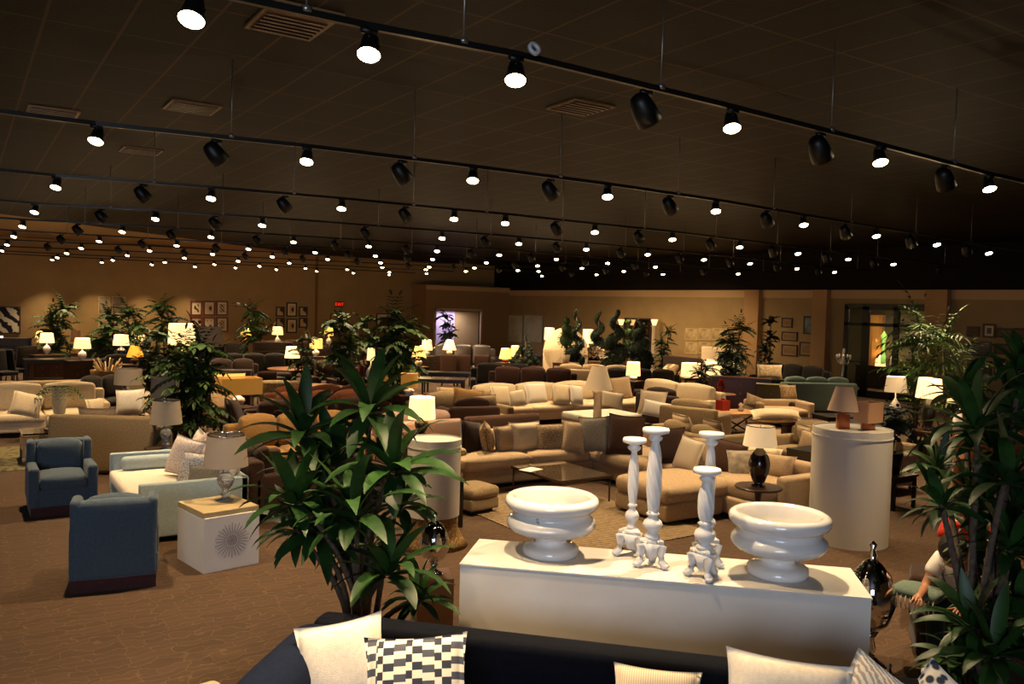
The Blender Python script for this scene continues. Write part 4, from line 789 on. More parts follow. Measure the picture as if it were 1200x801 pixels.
# ================================================================== right middle
t = sofa('mint green sofa at the right, seen from behind near the door', *PD(952, 452, 24.8)[:2], 152, 2.3, 1.0, mint, n=3, back_h=.9, arm_h=.72, skirt=True)
ppx('orange floral pillow propped up behind the mint sofa', 902, 444, .72, 30, 18, floral_p, rz=-40)
table('dark console under the orange floral pillow', *PD(902, 440, 27.2)[:2], -35, 1.2, .5, .7, wood_b, name='console_table')
s = sofa('beige loveseat with a sagging cushion beside the X-leg coffee table', *PD(912, 480, 21.3)[:2], -25, 1.5, .95, oat, n=1, back_h=.66, arm_h=.62, bc=False)
ppx('long beige cushion slumped on the beige loveseat', 912, 492, .45, 62, 18, cream, rz=-30, tilt=-60, t=.26)
ppx('patterned cushion leaning on the left end of the beige loveseat', 882, 478, .45, 22, 16, weave_p, rz=-20, roll=20)
t = thing('coffee_table', 'light wood coffee table on crossed dark legs', 'table', (*G(855, 482, .5)[:2], 0), -12); tc_ = G(855, 482, .5)
MB().box(-.75, .75, -.45, .45, .46, .5).build('table_top', wood_l, t, smooth=False, bev=.006)
for sy in (-.3, .3):
    for s_ in (-1, 1): MB().tube([(-.45*s_, sy, 0), (.45*s_, sy, .46)], .022, 6).build('leg', wood_b, t)
q = tc_+FW*.25-RT*.1; t = thing('red_box', 'red square candle box on the X-leg coffee table', 'box', (q.x, q.y, .5)); MB().box(-.12, .12, -.12, .12, 0, .24).build('box_body', red_m, t, smooth=False, bev=.008); MB().lathe([(.05, .24), (.04, .3), (0, .3)], 12).build('candle', red_m, t)
q = tc_+FW*.15+RT*.3; t = thing('sculpture', 'small beige sculpture on the X-leg coffee table', 'ornament', (q.x, q.y, .5)); MB().lathe([(.05, 0), (.08, .04), (.03, .1), (.06, .16), (0, .2)], 10).build('figure', mat('stone', 'b7a486', .7), t)
q = G(844, 461, .6); round_table('small round side table behind the red candle box', q.x, q.y, .42, .6, wood_m)
t = thing('red_vase', 'dark red glass vase on the small round side table', 'vase', (q.x, q.y, .6)); MB().lathe([(.06, 0), (.1, .1), (.11, .22), (.06, .34), (.05, .4), (0, .4)], 20).build('vessel', mat('deep_red_glass', '6b1410', .1), t)
sofa('tan armchair with its back to the camera, right of the cream wing', *PD(815, 490, 18.2)[:2], 110, 1.3, .95, taupe, n=1, back_h=.82, arm_h=.66, name='armchair', cat='armchair', skirt=True)
sofa('brown sofa in profile between the cream wing and the tan armchair', 14.3, 14.87, 100, 1.2, .9, dkbrown, n=1, back_h=.85, arm_h=.7)
pillow('beige bolster pillow on the brown sofa in profile', 14.3, 14.9, .5, .9, .3, oat, rz=-35, tilt=-40)
rug('striped beige rug between the loveseat and the beige sofas', 14.7, 12.1, 0, 4.2, 2.6, mat('striped_rug', '6b5239', .95, 0, 'a98f6a', 3.2, kind='stripe'))
rr_ = [(868, 480, 'w'), ]
dresser('reddish wood dresser behind the round side table', *PD(868, 455, 24.5)[:2], -50, 1.7, .55, .95, wood_r, cols=3, rows=3)
dresser('dark olive cabinet between the red dresser and the mint sofa', *PD(904, 462, 23.0)[:2], -50, .8, .5, .9, olive, cols=1, rows=2, name='cabinet', cat='cabinet')
ppx('round leopard cushion seat', 925, 468, .6, 22, 18, leopard, rz=-20)['label'] = 'spotted round cushion between the loveseat and the mint sofa'
ottoman('small dark ottoman under the spotted cushion', *G(925, 468, .58)[:2], 0, .7, .7, .56, dkbrown)
palm('bushy potted fern on the dark table left of the red dresser', *PD(822, 450, 24.6)[:2], .8, .4, n=9, lm=leafC, z0=.5, seed=3, stems=2, name='potted_fern')
table('dark side table holding the bushy fern', *PD(822, 450, 24.6)[:2], 0, .7, .7, .495, wood_b)
# bed area by the right wall
def bed(label, x, y, rz, w, m, hm, hh=1.2):
    t = thing('bed', label, 'bed', (x, y, 0), rz)
    MB().rbox(-w/2, w/2, -1.05, 1.0, .1, .38, .03).build('base', hm, t); MB().rbox(-w/2, w/2, -1.05, 1.0, .38, .68, .1, crown=.05).build('mattress', m, t); MB().rbox(-w/2-.05, w/2+.05, 1.0, 1.1, 0, hh, .05).build('headboard', hm, t)
    for sx in (-1, 1):
        T = Matrix.Translation((sx*w*.24, .75, .7)) @ Matrix.Rotation(R(-50), 4, 'X'); MB().rbox(-.32, .32, -.08, .08, 0, .5, .07, crown=.05, M=T).build('bed_pillow', m, t)
    for sx in (-w/2+.1, w/2-.1): MB().lathe([(.03, 0), (.04, .1)], 8, Matrix.Translation((sx, -.95, 0))).build('leg', wood_d, t)
    return t
bed('bed with a white and brown scroll bedspread, right of the lit lamp', *PD(772, 438, 27.5)[:2], -90, 1.7, mat('scroll_bedding', 'e8d9bb', .9, 0, '9b7f58', 5, kind='voronoi'), dkbrown, 1.3)
bed('bed with bright cream bedding under the carved wall panels', *PD(822, 425, 31)[:2], -90, 1.9, white_f, cream, 1.5)
t = thing('headboard', 'arched cream upholstered headboard standing near the topiaries', 'headboard', (*PD(663, 400, 33)[:2], 0), -60)
MB().rbox(-.95, .95, -.06, .06, 0, 1.2, .05).lathe([(0, -.06), (.9, -.06), (.95, 0), (.9, .06), (0, .06)], 40, Matrix.Translation((0, 0, 1.1)) @ Matrix.Rotation(R(90), 4, 'X')).build('panel', cream, t)
# ================================================================== pictures and wall things
dkf = mat('dark_picture_frame', '2a1a10', .4); redf = mat('red_brown_frame', '6a3115', .4); board = mat('cream_mat_board', 'e0cfae', .8)
def pr(n, a, b, s=3, k='voronoi'): return mat('print_'+n, a, .8, 0, b, s, kind=k)
picture('black and white abstract painting at the far left of the back wall', onY(-26, 358), onY(24, 391), 'y', dkf, pr('bw', '0e0e12', 'e6dcc8', 1.1, 'zigzag'))
for i, (x0, x1, y0, y1, lb) in enumerate(((115, 129, 347, 368, 'upper left panel of the pale paired panels with dark blue shapes'), (131, 147, 347, 368, 'upper right panel of the pale pair with dark blue shapes'), (115, 129, 370, 388, 'lower left pale panel under the dark blue shapes'), (131, 147, 370, 388, 'lower right pale panel under the dark blue shapes'))):
    picture(lb, onY(x0, y0), onY(x1, y1), 'y', mat('pale_panel_frame', 'c2a986', .7), pr('blue%d' % (i//2), '1d2230' if i < 2 else '8d7a60', 'cdb794', 1.6, 'noise'), fw=.04)
names3 = ('left', 'middle', 'right')
for r_ in range(2):
    for c_ in range(3): picture('red-brown framed print, %s row %s, in the group of six on the back wall' % (('top', 'bottom')[r_], names3[c_]), onY(223+c_*15, 352+r_*19), onY(237+c_*15, 370+r_*19), 'y', redf, pr('six%d' % (r_*3+c_), '4a2c18', 'd8c49c', 2+c_+r_, 'voronoi' if c_ % 2 else 'zigzag'), board, fw=.08)
for lb, (x0, x1, y0, y1) in (('upper left dark small print', (323, 333, 359, 371)), ('lower left dark small print', (323, 333, 372, 384)), ('tall upper centre print', (335.5, 347.5, 354, 371)), ('tall lower centre print', (335.5, 347.5, 373, 390)), ('upper right dark small print', (350, 360, 359, 371)), ('lower right dark small print', (350, 360, 372, 384))):
    picture(lb + ' in the cross-shaped group on the back wall', onY(x0, y0), onY(x1, y1), 'y', dkf, pr('cr', '3a2515', 'c9ac7c', 3), board if 'tall' in lb else None, fw=.07)
picture('dark framed picture behind the bushy plant, left of the tall seam', onY(387, 367), onY(408, 386), 'y', dkf, pr('p1', '7a5c38', 'c7a878', 2, 'noise'))
picture('dark framed landscape above the large bushy plant near the alcove', onY(441, 367), onY(462, 386), 'y', dkf, pr('p2', '8a6a44', '3a2818', 2, 'noise'), board)
a = onY(392, 352); b = onY(402, 361)
t = thing('exit_sign', 'red lit EXIT sign on the back wall', 'sign', ((a.x+b.x)/2, WYY-.05, (a.z+b.z)/2)); w_ = .5
MB().box(-.24, .24, -.03, .05, -.15, .15).build('housing', mat('sign_body', '3a1510', .5), t, smooth=False)
cu = bpy.data.curves.new('lettering', 'FONT'); cu.body = 'EXIT'; cu.size = .24; cu.align_x = 'CENTER'; cu.align_y = 'CENTER'; cu.extrude = .004; cu.materials.append(mat('exit_red', 'ff3010', .5, emit=1.0, ecol='ff2a0c'))
lo = bpy.data.objects.new('tmp', cu); COL.objects.link(lo); bpy.context.view_layer.update(); me = bpy.data.meshes.new_from_object(lo.evaluated_get(bpy.context.evaluated_depsgraph_get())); bpy.data.objects.remove(lo); lo = bpy.data.objects.new('lettering', me); COL.objects.link(lo); lo.parent = t; lo.location = (0, -.036, 0); lo.rotation_euler = (R(90), 0, 0)
# right wall pictures
picture('left half of the pale grey landscape diptych on the right wall', onX(591, 368), onX(613, 402), 'x', mat('silver_frame', '9a8a6c', .4), pr('pale', 'b9b08e', 'd6cba6', 1.2, 'noise'))
picture('right half of the pale grey landscape diptych on the right wall', onX(614.5, 368), onX(636, 402), 'x', MATS['silver_frame'], pr('pale2', 'b3aa88', 'd0c5a0', 1.1, 'noise'))
for r_ in range(2):
    for c_ in range(4): picture('pale botanical panel, %s row, %s of four above the cream bed' % (('top', 'bottom')[r_], ORD[c_]), onX(804+c_*15.5, 384+r_*16), onX(818.5+c_*15.5, 399+r_*16), 'x', mat('pale_gold_frame', 'c7a970', .5), pr('bot', '9a7f50', 'd9bf8c', 3, 'noise'), fw=.04)
for i, (x0, x1, y0, y1, lb) in enumerate(((917, 929, 372, 384, 'small square print at the top left of the recess group'), (917, 935, 388, 400, 'low wide print in the recess group beside the pilaster'), (917, 935, 403, 418, 'bottom print of the recess group above the dark console'), (938, 957, 400, 418, 'bottom right print of the recess group'), (943, 958, 370, 392, 'bluish mirror-like print at the upper right of the recess group'))):
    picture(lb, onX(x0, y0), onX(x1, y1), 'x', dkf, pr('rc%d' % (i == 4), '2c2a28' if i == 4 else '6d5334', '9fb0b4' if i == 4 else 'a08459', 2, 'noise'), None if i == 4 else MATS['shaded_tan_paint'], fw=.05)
for i, (x0, x1, y0, y1, lb) in enumerate(((1134, 1148, 382, 395, 'small dim print left in the top row right of the door'), (1153, 1167, 379, 396, 'portrait print with a dark blue figure right of the door'), (1169, 1187, 384, 396, 'small pale print third in the top row right of the door'), (1189, 1206, 384, 398, 'small pale print at the right frame edge, top row'), (1135, 1162, 399, 418, 'dim wide picture in the middle row right of the door'), (1166, 1205, 402, 417, 'dark framed wide landscape in the middle row at the right edge'), (1166, 1205, 421, 442, 'large pale framed picture in the bottom row at the right edge'), (1135, 1162, 421, 440, 'dim picture in the bottom row behind the right palm'))):
    picture(lb, onX(x0, y0), onX(x1, y1), 'x', dkf, pr('rr%d' % (i % 3), ('4a3a28', '262a3c', '5a4630')[i % 3], ('7d6648', '8d8070', '8a7050')[i % 3], 1.5+i*.3, 'noise'), board if i in (1, 6) else None, fw=.06)
# mirror and lit white columns by the right wall
t = thing('wall_mirror', 'tall dark framed mirror between the two lit white columns', 'mirror', (WXX-.06, onX(748, 400).y, .6), -90)
ww = abs(onX(733, 400).y-onX(765, 400).y)/2
MB().box(-ww, ww, -.04, .04, 0, 1.85).build('frame', wood_d, t, smooth=False); MB().box(-ww+.08, ww-.08, -.05, -.04, .08, 1.77).build('mirror_glass', mat('mirror_silver', 'c8c0b0', .03, 1), t, smooth=False)
for px, lb in ((728, 'left lit white column lamp beside the dark mirror'), (767, 'right lit white column lamp beside the dark mirror')):
    p = onX(px, 374, WXX-.45); t = thing('column_lamp', lb, 'lamp', (p.x, p.y, 0)); H_ = p.z
    MB().lathe([(.16, 0), (.16, .1), (.11, .14), (.1, H_-.35), (.14, H_-.3), (.14, H_-.27), (0, H_-.27)], 24, wob=lambda a, z: .04*math.sin(12*a) if .2 < z < 2 else 0).build('column', mat('pale_column_plaster', 'c9b698', .7), t)
    MB().lathe([(.08, H_-.27), (.16, H_-.02), (.15, H_), (0, H_-.03)], 24).build('lamp_shade', shade_lit, t)
    ld = bpy.data.lights.new('bulb_light', 'POINT'); ld.energy = 25; ld.color = (1, .75, .45); lo = bpy.data.objects.new('bulb_light', ld); COL.objects.link(lo); lo.parent = t; lo.location = (-.1, 0, H_-.5)
# ================================================================== table lamps of the hall
HL = 24
CL = []
def LM(px0, px1, y0, y1, D, z0, label, on=None, tl=None, **k):
    t, c = lamp_px(label, px0, px1, y0, y1, D, z0, **k)
    q = [t]
    if tl: on = on or wood_d; q.append((dresser if z0 > .8 else table)(tl, c.x, c.y, random.choice((0, -20, 15)), .9 if z0 > .8 else .6, .45, z0-.004, on))
    if tl or not z0: CL.append(q[::-1])
    return c
LM(87, 106, 396, 408, 25, .85, 'lit lamp with a white ball base behind the dark benches', tl='dark sideboard under the white-ball-base lamp behind the benches', light=HL)
LM(47, 63, 390, 401, 27, .85, 'lit lamp with a pale base right of the black painting', tl='dark sideboard left of the first back-wall palm', light=HL)
LM(42, 52, 388, 396, 31, .85, 'small lit lamp mostly hidden behind its brighter neighbour at left', tl='low dark cabinet behind the two left lamps', light=HL, sm=shade_yel)
LM(83, 95, 387, 400, 33, .8, 'unlit brown lamp between the first palm and the lit lamps', sm=shade_tan, tl='dark table under the unlit brown lamp')
LM(133, 151, 392, 404, 26, .9, 'lit cream lamp on a round navy blue base', bm=blue_c, tl='dark chest under the navy-based lamp', light=HL, bscale=1.6)
LM(156, 170, 392, 404, 29, .9, 'lit lamp right of the navy-based one, behind leaves', tl='dark chest behind the orange lampshade', light=HL)
LM(149, 168, 405, 418, 24, .85, 'glowing orange empire lampshade in front of the lit cream lamps', sm=shade_or, tap=.55, bm=wood_d, tl='dark chest under the orange lampshade', light=4)
LM(198, 229, 379, 404, 20, 0, 'tall floor lamp with a big glowing white drum shade behind the left palms', kind='stick', bm=brass, name='floor_lamp', tap=.95, light=20)
LM(229, 262, 383, 406, 18, 0, 'tall floor lamp with a wide unlit grey shade beside the glowing drum', kind='stick', bm=blackm, sm=shade_tau, name='floor_lamp', tap=.85)
LM(319, 332, 383, 392, 35, .9, 'small lit lamp below the cross-shaped picture group', tl='dark chest by the back wall under the picture group', light=HL)
LM(282, 295, 385, 394, 35, .9, 'dim lit lamp on a brown base between the two picture groups', sm=shade_yel, bm=terrac, tl='brown chest between the two picture groups', light=HL)
LM(334, 352, 406, 419, 25.5, .75, 'lit white lamp on a black stem standing on a round table in the centre left', kind='spindle', bm=blackm, light=HL)
p = PD(343, 431, 25.5); round_table('round brown table under the black-stem lamp', p.x, p.y, .75, .745, wood_m)
LM(363, 378, 397, 408, 29, .9, 'lit yellow box lampshade right of the centre-left palm', sm=shade_yel, tl='dark cabinet under the yellow box lamp', tap=.98, light=HL)
LM(380, 391, 384, 393, 36, .9, 'faint lit lamp left of the bushy plant by the wall seam', sm=shade_yel, tl='dark cabinet by the wall seam', light=HL)
LM(430, 440, 408, 422, 21, .8, 'small white lit lamp seen through the dracaena top', tl='dark table under the small lit lamp behind the dracaena top', light=6)
LM(482, 500, 405, 419, 27, .8, 'lit pleated cone lamp in front of the dark leather sofa, left end', tap=.5, sm=shade_yel, tl='dark red table under the pleated cone lamp', light=HL)
LM(494, 507, 398, 410, 31, .9, 'lit drum lamp just behind the pleated cone lamp', sm=shade_lit, tl='dark chest behind the pleated cone lamp', light=HL)
LM(519, 535, 397, 408, 33, .9, 'lit cone lamp in front of the alcove opening', tap=.5, tl='long dark chest before the alcove opening', light=HL)
LM(585, 600, 408, 420, 31, .75, 'left of two yellow pleated lamps under the diptych', sm=shade_yel, tl='brown end table under the left yellow pleated lamp', tap=.65, bm=terrac, light=HL)
LM(597, 611, 405, 417, 33, .8, 'right of two yellow pleated lamps under the diptych', sm=shade_yel, tl='brown end table under the right yellow pleated lamp', tap=.65, light=HL)
LM(638, 650, 384, 398, 36, .8, 'bright lit lamp on a slim stem beside the diptych', kind='stick', tl='dark chest beside the diptych', light=HL, tap=.95)
LM(683, 696, 386, 402, 35, .85, 'bright lamp glowing between the first two spiral topiaries', tl='dark chest behind the first two spiral topiaries', light=HL, tap=.95)
LM(734, 751, 424, 440, 24, .8, 'lit white tapered lamp right of the taupe sofa back', tl='dark table under the white tapered lamp', light=HL, tap=.88)
LM(799, 821, 424, 439, 27, .75, 'left of two wide lit lamps in front of the cream bed', tl='dark nightstand under the left wide lamp', light=HL, tap=.97, kind='stick')
LM(827, 849, 424, 439, 27, .75, 'right of two wide lit lamps in front of the cream bed', tl='dark nightstand under the right wide lamp', light=HL, tap=.97, kind='stick')
LM(1038, 1063, 441, 459, 17, .7, 'lit cream lamp behind the tan lamps on the white drum', tl='dark table under the lit cream lamp by the door', light=HL, sm=shade_dim)
LM(1075, 1105, 443, 466, 15.5, .75, 'largest lit lamp on the right side, tapered cream shade', tl='dark table under the largest right-side lamp', light=HL, kind='oval', bm=wood_b)
LM(1112, 1141, 451, 472, 14.8, .7, 'lit cream lamp partly behind the right dracaena', tl='dark table under the rightmost lit lamp', sm=shade_dim, light=HL, tap=.65)
LM(491, 524, 468, 494, 13.6, .65, 'lit white drum lamp behind the left dracaena', tl='dark end table under the white drum lamp behind the dracaena', light=HL, kind='oval', bm=wood_b, tap=.9)
LM(470, 490, 437, 454, 18.5, .8, 'amber box lampshade left of the dark chairs', sm=shade_amb, tl='dark table under the amber box lamp', tap=1, light=4)
LM(439, 456, 437, 447, 20, .8, 'small amber shade partly behind dracaena leaves', sm=shade_amb, tl='dark table under the small amber lamp', tap=1)
t = LM(257, 303, 442, 461, 16, .75, 'wide rectangular amber lampshade with a bright left side', sm=shade_amb, tl='brown table under the rectangular amber lamp', tap=1, rect=True, light=5)
LM(250, 291, 436, 442, 19, 1.2, 'cream box shade just behind the rectangular amber one', sm=shade_yel, kind='stick', tap=1, tl='tall brown chest under the cream box shade')
LM(147, 177, 430, 448, 17, .6, 'unlit taupe drum lamp on a thin glass stem, left of the leafy plants', sm=shade_tau, kind='stick', bm=crystal, tl='dark stand under the thin-stem taupe lamp', tap=.96)
LM(177, 211, 445, 469, 14, .65, 'unlit pale taupe drum lamp right behind the glass spindle lamp', sm=shade_tau, kind='glass', bm=crystal, tl='dark stand under the pale taupe drum lamp', tap=.93)
LM(-4, 4, 394, 402, 30, .9, 'lit lamp cut by the left edge of the frame', tl='dark chest cut by the left edge of the frame', light=HL)
LM(1026, 1038, 418, 430, 33, .9, 'lit cream lamp seen through the black glazed door', light=14, kind='ball')
dresser('dark table in the far room behind the glazed door', *PD(1034, 440, 33)[:2], -90, 2.0, .6, .9, wood_b)
p = PD(1047, 430, 32.2); t = thing('figurine', 'white figurine beside the lamp behind the glazed door', 'ornament', (p.x, p.y, .9)); MB().lathe([(.12, 0), (.16, .1), (.12, .3), (.14, .36), (.08, .45), (0, .5)], 12).build('body', white_f, t)
p = PD(1027, 400, 33.2); t = thing('curtain', 'golden lit curtain column behind the glazed door', 'curtain', (p.x+.3, p.y+.25, 0)); MB().lathe([(.3, 0), (.26, 1.4), (.32, 2.9), (0, 2.9)], 30, wob=lambda a, z: .08*math.sin(10*a)).build('drape', mat('gold_drape', 'b07a30', .8, sheen=.3), t)
for i in range(2): p = PD(1036+i*14, 396, 32.6); t = thing('hanging_bottle_lamp', ('green lit bottle ornament left behind the glazed door', 'amber lit bottle ornament right behind the glazed door')[i], 'lamp', (p.x, p.y, 1.0)); MB().lathe([(.08, 0), (.1, .3), (.05, .5), (.06, .9), (.12, 1.1), (0, 1.3)], 14).build('bottle', mat('green_glow%d' % i, ('9ad060', 'e0b060')[i], .4, emit=.6), t)
cr_ = PD(989, 408, 26); t = thing('candelabra', 'tall crystal candelabra standing left of the glazed door', 'candelabra', (cr_.x, cr_.y, 0)); mb = MB(); mb.lathe([(.16, 0), (.16, .04), (.03, .08), (.03, cr_.z-.5), (.06, cr_.z-.4), (.03, cr_.z)], 12)
for i in range(5): a = i*1.256; mb.tube([(0, 0, cr_.z-.45), (.12*math.cos(a), .12*math.sin(a), cr_.z-.5), (.2*math.cos(a), .2*math.sin(a), cr_.z-.3)], .012, 6)
mb.build('stand', crystal, t)
for i in range(5): a = i*1.256; MB().lathe([(.03, 0), (.03, .1), (0, .12)], 8, Matrix.Translation((.2*math.cos(a), .2*math.sin(a), cr_.z-.3))).build('candle', white_f, t)
# ================================================================== palms in the hall
def PP(px, ytop, D, r, label, **k):
    p = PD(px, ytop, D); q = palm(label, p.x, p.y, p.z-k.get('z0', 0), r, **k)
    if not k.get('z0') and D < 40: CL.append([q])
    return q
PP(66, 355, 30, .75, 'tall dark palm against the back wall right of the black painting', seed=2, n=20, leafw=.075)
PP(124, 365, 27, .6, 'dark palm below the pale panels, first of three', seed=3, n=18, leafw=.075)
PP(154, 360, 28, .7, 'dark palm below the pale panels, second of three', seed=4, n=18, leafw=.075)
PP(196, 354, 29, .65, 'dark palm left of the six red-brown frames', seed=5, n=20, leafw=.075)
PP(299, 358, 31, .75, 'palm between the two picture groups on the back wall', seed=6, n=18, leafw=.075)
PP(358, 392, 24, .45, 'low palm right of the black-stem lamp', seed=7, n=9, leafw=.08)
PP(176, 384, 19, .42, 'leafy green palm in front of the three back palms', seed=8, n=12, leafw=.07)
PP(230, 396, 13.5, .6, 'big leafy green plant beside the taupe drum lamps', seed=9, n=18, leafw=.055, stems=5)
PP(203, 410, 14.5, .55, 'bushy green plant left of the big leafy plant', seed=19, n=12, leafw=.05, stems=4)
PP(403, 367, 21, .6, 'bushy yellow-green plant by the wall seam', seed=10, n=12, leafw=.08, stems=4)
PP(432, 370, 22, .5, 'slimmer bushy plant between the two larger ones before the back wall', seed=11, n=11, leafw=.08)
PP(466, 364, 19, .65, 'largest bushy yellow-green plant left of the alcove', seed=12, n=16, leafw=.07, stems=5)
PP(862, 377, 27, .7, 'tall thin-leaved plant left of the first pilaster', seed=13, n=18, leafw=.06)
PP(853, 398, 26, .5, 'low dark leafy plant behind the right wide lamp', seed=14, n=10, leafw=.09, lm=leafC)
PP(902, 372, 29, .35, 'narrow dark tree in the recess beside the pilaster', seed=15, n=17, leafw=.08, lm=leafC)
PP(1082, 368, 17, .95, 'large feathery palm in front of the glazed door', seed=16, n=15, leafw=.035, stems=4)
PP(1120, 385, 16, .8, 'second feathery palm right of the glazed door', seed=17, n=12, leafw=.035)
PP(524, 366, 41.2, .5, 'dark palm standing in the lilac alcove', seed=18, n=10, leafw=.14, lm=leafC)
PP(779, 384, 31, .4, 'thin sparse palm right of the lit columns', seed=20, n=16, leafw=.05)
PP(1045, 475, 12.5, .4, 'low dark fern behind the large white drum', seed=21, n=9, leafw=.05, z0=.5, lm=leafC); table('dark stand under the low fern behind the drum', *PD(1045, 475, 12.5)[:2], 0, .6, .6, .495, wood_b)
# ================================================================== ochre corner in the middle left
sofa('ochre brown sofa behind the left dracaena, facing the camera', 4.6, 13.15, 0, 2.2, 1.05, ochre, n=3, back_h=.85, arm_h=.62)
sofa('brown velvet sofa in the middle left behind the grey-shaded glass lamp', 3.5, 11.4, 90, 2.0, 1.0, brown_f, n=2, back_h=.82, arm_h=.6, arms=(1, 1))
for i, (px, py, w, h, mm, rz, lb) in enumerate(((238, 500, 36, 34, ochre, 30, 'ochre pillow above the left edge of the grey lamp shade'), (280, 505, 42, 40, brown_f, 60, 'dark brown velvet pillow above the grey lamp shade'), (306, 520, 40, 36, ochre, 20, 'ochre pillow right of the grey lamp shade'), (262, 490, 34, 32, oat, 10, 'tan pillow behind the dark brown one in the ochre group'), (325, 500, 44, 34, ochre, 0, 'wide ochre pillow under the dracaena leaves'), (300, 560, 46, 42, brown_f, 40, 'brown pillow on the dark seat right of the glass lamp'), (368, 500, 36, 30, taupe, 0, 'taupe pillow seen between dracaena leaves'), (335, 470, 38, 26, weave_p, 0, 'patterned gold pillow at the back of the ochre group'))):
    ppx(lb, px, py, .48, w, h, mm, rz=rz, roll=random.uniform(-14, 14))
sofa('dark brown armless seat right of the sunburst table', 4.75, 11.1, 60, 1.0, .8, dkbrown, n=1, back_h=.7, arms=(0, 0))
sofa('brown sofa behind the dracaena trunks', 5.6, 14.9, 0, 2.6, 1.0, brown_f, n=3, back_h=.85)
sofa('rose taupe sofa seen from behind between the dracaena and the white drum lamp', 6.6, 13.0+.2, 180, 1.7, .9, mat('rose_taupe', '93786a', .9, bump=.2), n=2, back_h=.84, skirt=True)
for i, (px, py, w, h, mm, lb) in enumerate(((548, 482, 42, 28, ochre, 'gold pillow on the brown sofa before the dark chairs'), (528, 480, 34, 28, oat, 'tan pointed pillow left of the gold one before the dark chairs'), (572, 484, 30, 22, taupe, 'taupe pillow right of the gold one before the dark chairs'))): ppx(lb, px, py, .5, w, h, mm, roll=random.uniform(-12, 12))
sofa('round-backed brown armchair between the white drum lamp and the cream sectional', 8.6, 14.6, 170, 1.1, .9, brown_f, n=1, back_h=.85, arm_h=.75, skirt=True, name='armchair', cat='armchair', r=.12)
sofa('brown fabric sofa behind the round-backed armchair', 9.2, 15.8, 0, 2.0, 1.0, taupe, n=2, back_h=.8)
sofa('low brown chair back directly behind the beige sectional, left end', 8.4, 13.3, 180, 1.6, .8, brown_f, n=2, back_h=.84, skirt=True, bc=False)
t = thing('red_box', 'red box with white papers on the brown chair back behind the left drum', 'box', PD(517, 520, 10.4)); t.location.z = .0
p = PD(517, 508, 10.6); t.location = (p.x, p.y, .62); MB().box(-.2, .2, -.14, .14, 0, .3).build('box_body', red_m, t, smooth=False, bev=.006); MB().box(-.17, .19, -.12, .13, .3, .34).build('sheet', paper, t, smooth=False)
table('dark stand under the red box', p.x, p.y, 0, .5, .45, .615, wood_b)
t = thing('stool', 'round spotted drum stool in front of the round brown table', 'stool', (*PD(323, 450, 19)[:2], 0)); MB().lathe([(0, 0), (.3, 0), (.32, .05), (.32, .5)], 28).build('base', wood_d, t); MB().lathe([(.32, .5), (.35, .52), (.35, .93), (.3, .97), (0, .98)], 28).build('seat', leopard, t)
p = PD(365, 447, 20); round_table('orange-topped round table right of the spotted stool', p.x, p.y, .75, .78, wood_l)
t = thing('basket', 'woven basket of driftwood between the lit lamps and the dark benches', 'basket', (*PD(126, 438, 22)[:2], .35)); MB().lathe([(.3, 0), (.38, .3), (.42, .5), (.38, .5), (.3, .1), (0, .1)], 20).build('vessel', basket, t); mb = MB(); random.seed(9)
for i in range(26): a = i*2.4; mb.tube([(0, 0, .2), (.35*math.cos(a), .35*math.sin(a), .6+.1*(i % 3))], .018, 5)
mb.build('driftwood', mat('driftwood', 'a88a5c', .8), t); table('reddish table under the driftwood basket', *PD(126, 438, 22)[:2], 0, 1.0, .7, .345, wood_r)
# ================================================================== dark furniture rows
t1 = G(30, 445); table('long dark bench table in front of the far left lamps', 2.75, 29.6, 0, 2.3, .8, .78, wood_b, legw=.09, shelf=True, name='console_table')
table('second long dark table right of the bench table with objects on it', 4.0+.75, 28.9, 0, 1.7, .8, .78, wood_b, legw=.09, name='console_table')
sofa('long low taupe sofa back between the dark bench tables and the cream sofa', 1.6, 22.2, 180, 4.4, 1.0, taupe, n=4, back_h=.86, skirt=True, bc=False)
for i, (px, D, rz, lb) in enumerate(((5, 24.5, 40, 'black chair at the far left edge facing the dark benches'), (16, 25.5, 130, 'black chair second from the left edge'), (27, 27.0, 200, 'black chair touching the end of the dark bench table'))):
    p = PD(px, 430, D); dining_chair(lb, p.x, p.y, rz, char, bh=1.1, w=.6)
for i, px in enumerate((525, 543, 564)):
    p = G(px, 452); dining_chair('dark dining chair with a pale top edge, %s of three before the leather sofa' % names3[i], p.x, p.y, 147, brown_f, bh=1.1, w=.5)
p = G(543, 462); table('dark narrow table in front of the three dining chairs', p.x, p.y, -33, 2.6, .7, .7, wood_b, name='dining_table')
p = G(543, 444); sofa('dark leather sofa with a tall back below the alcove', p.x+.5, p.y+1, -33, 2.6, 1.0, mat('dark_leather', '22140d', .35), n=3, back_h=1.15, arm_h=.8)
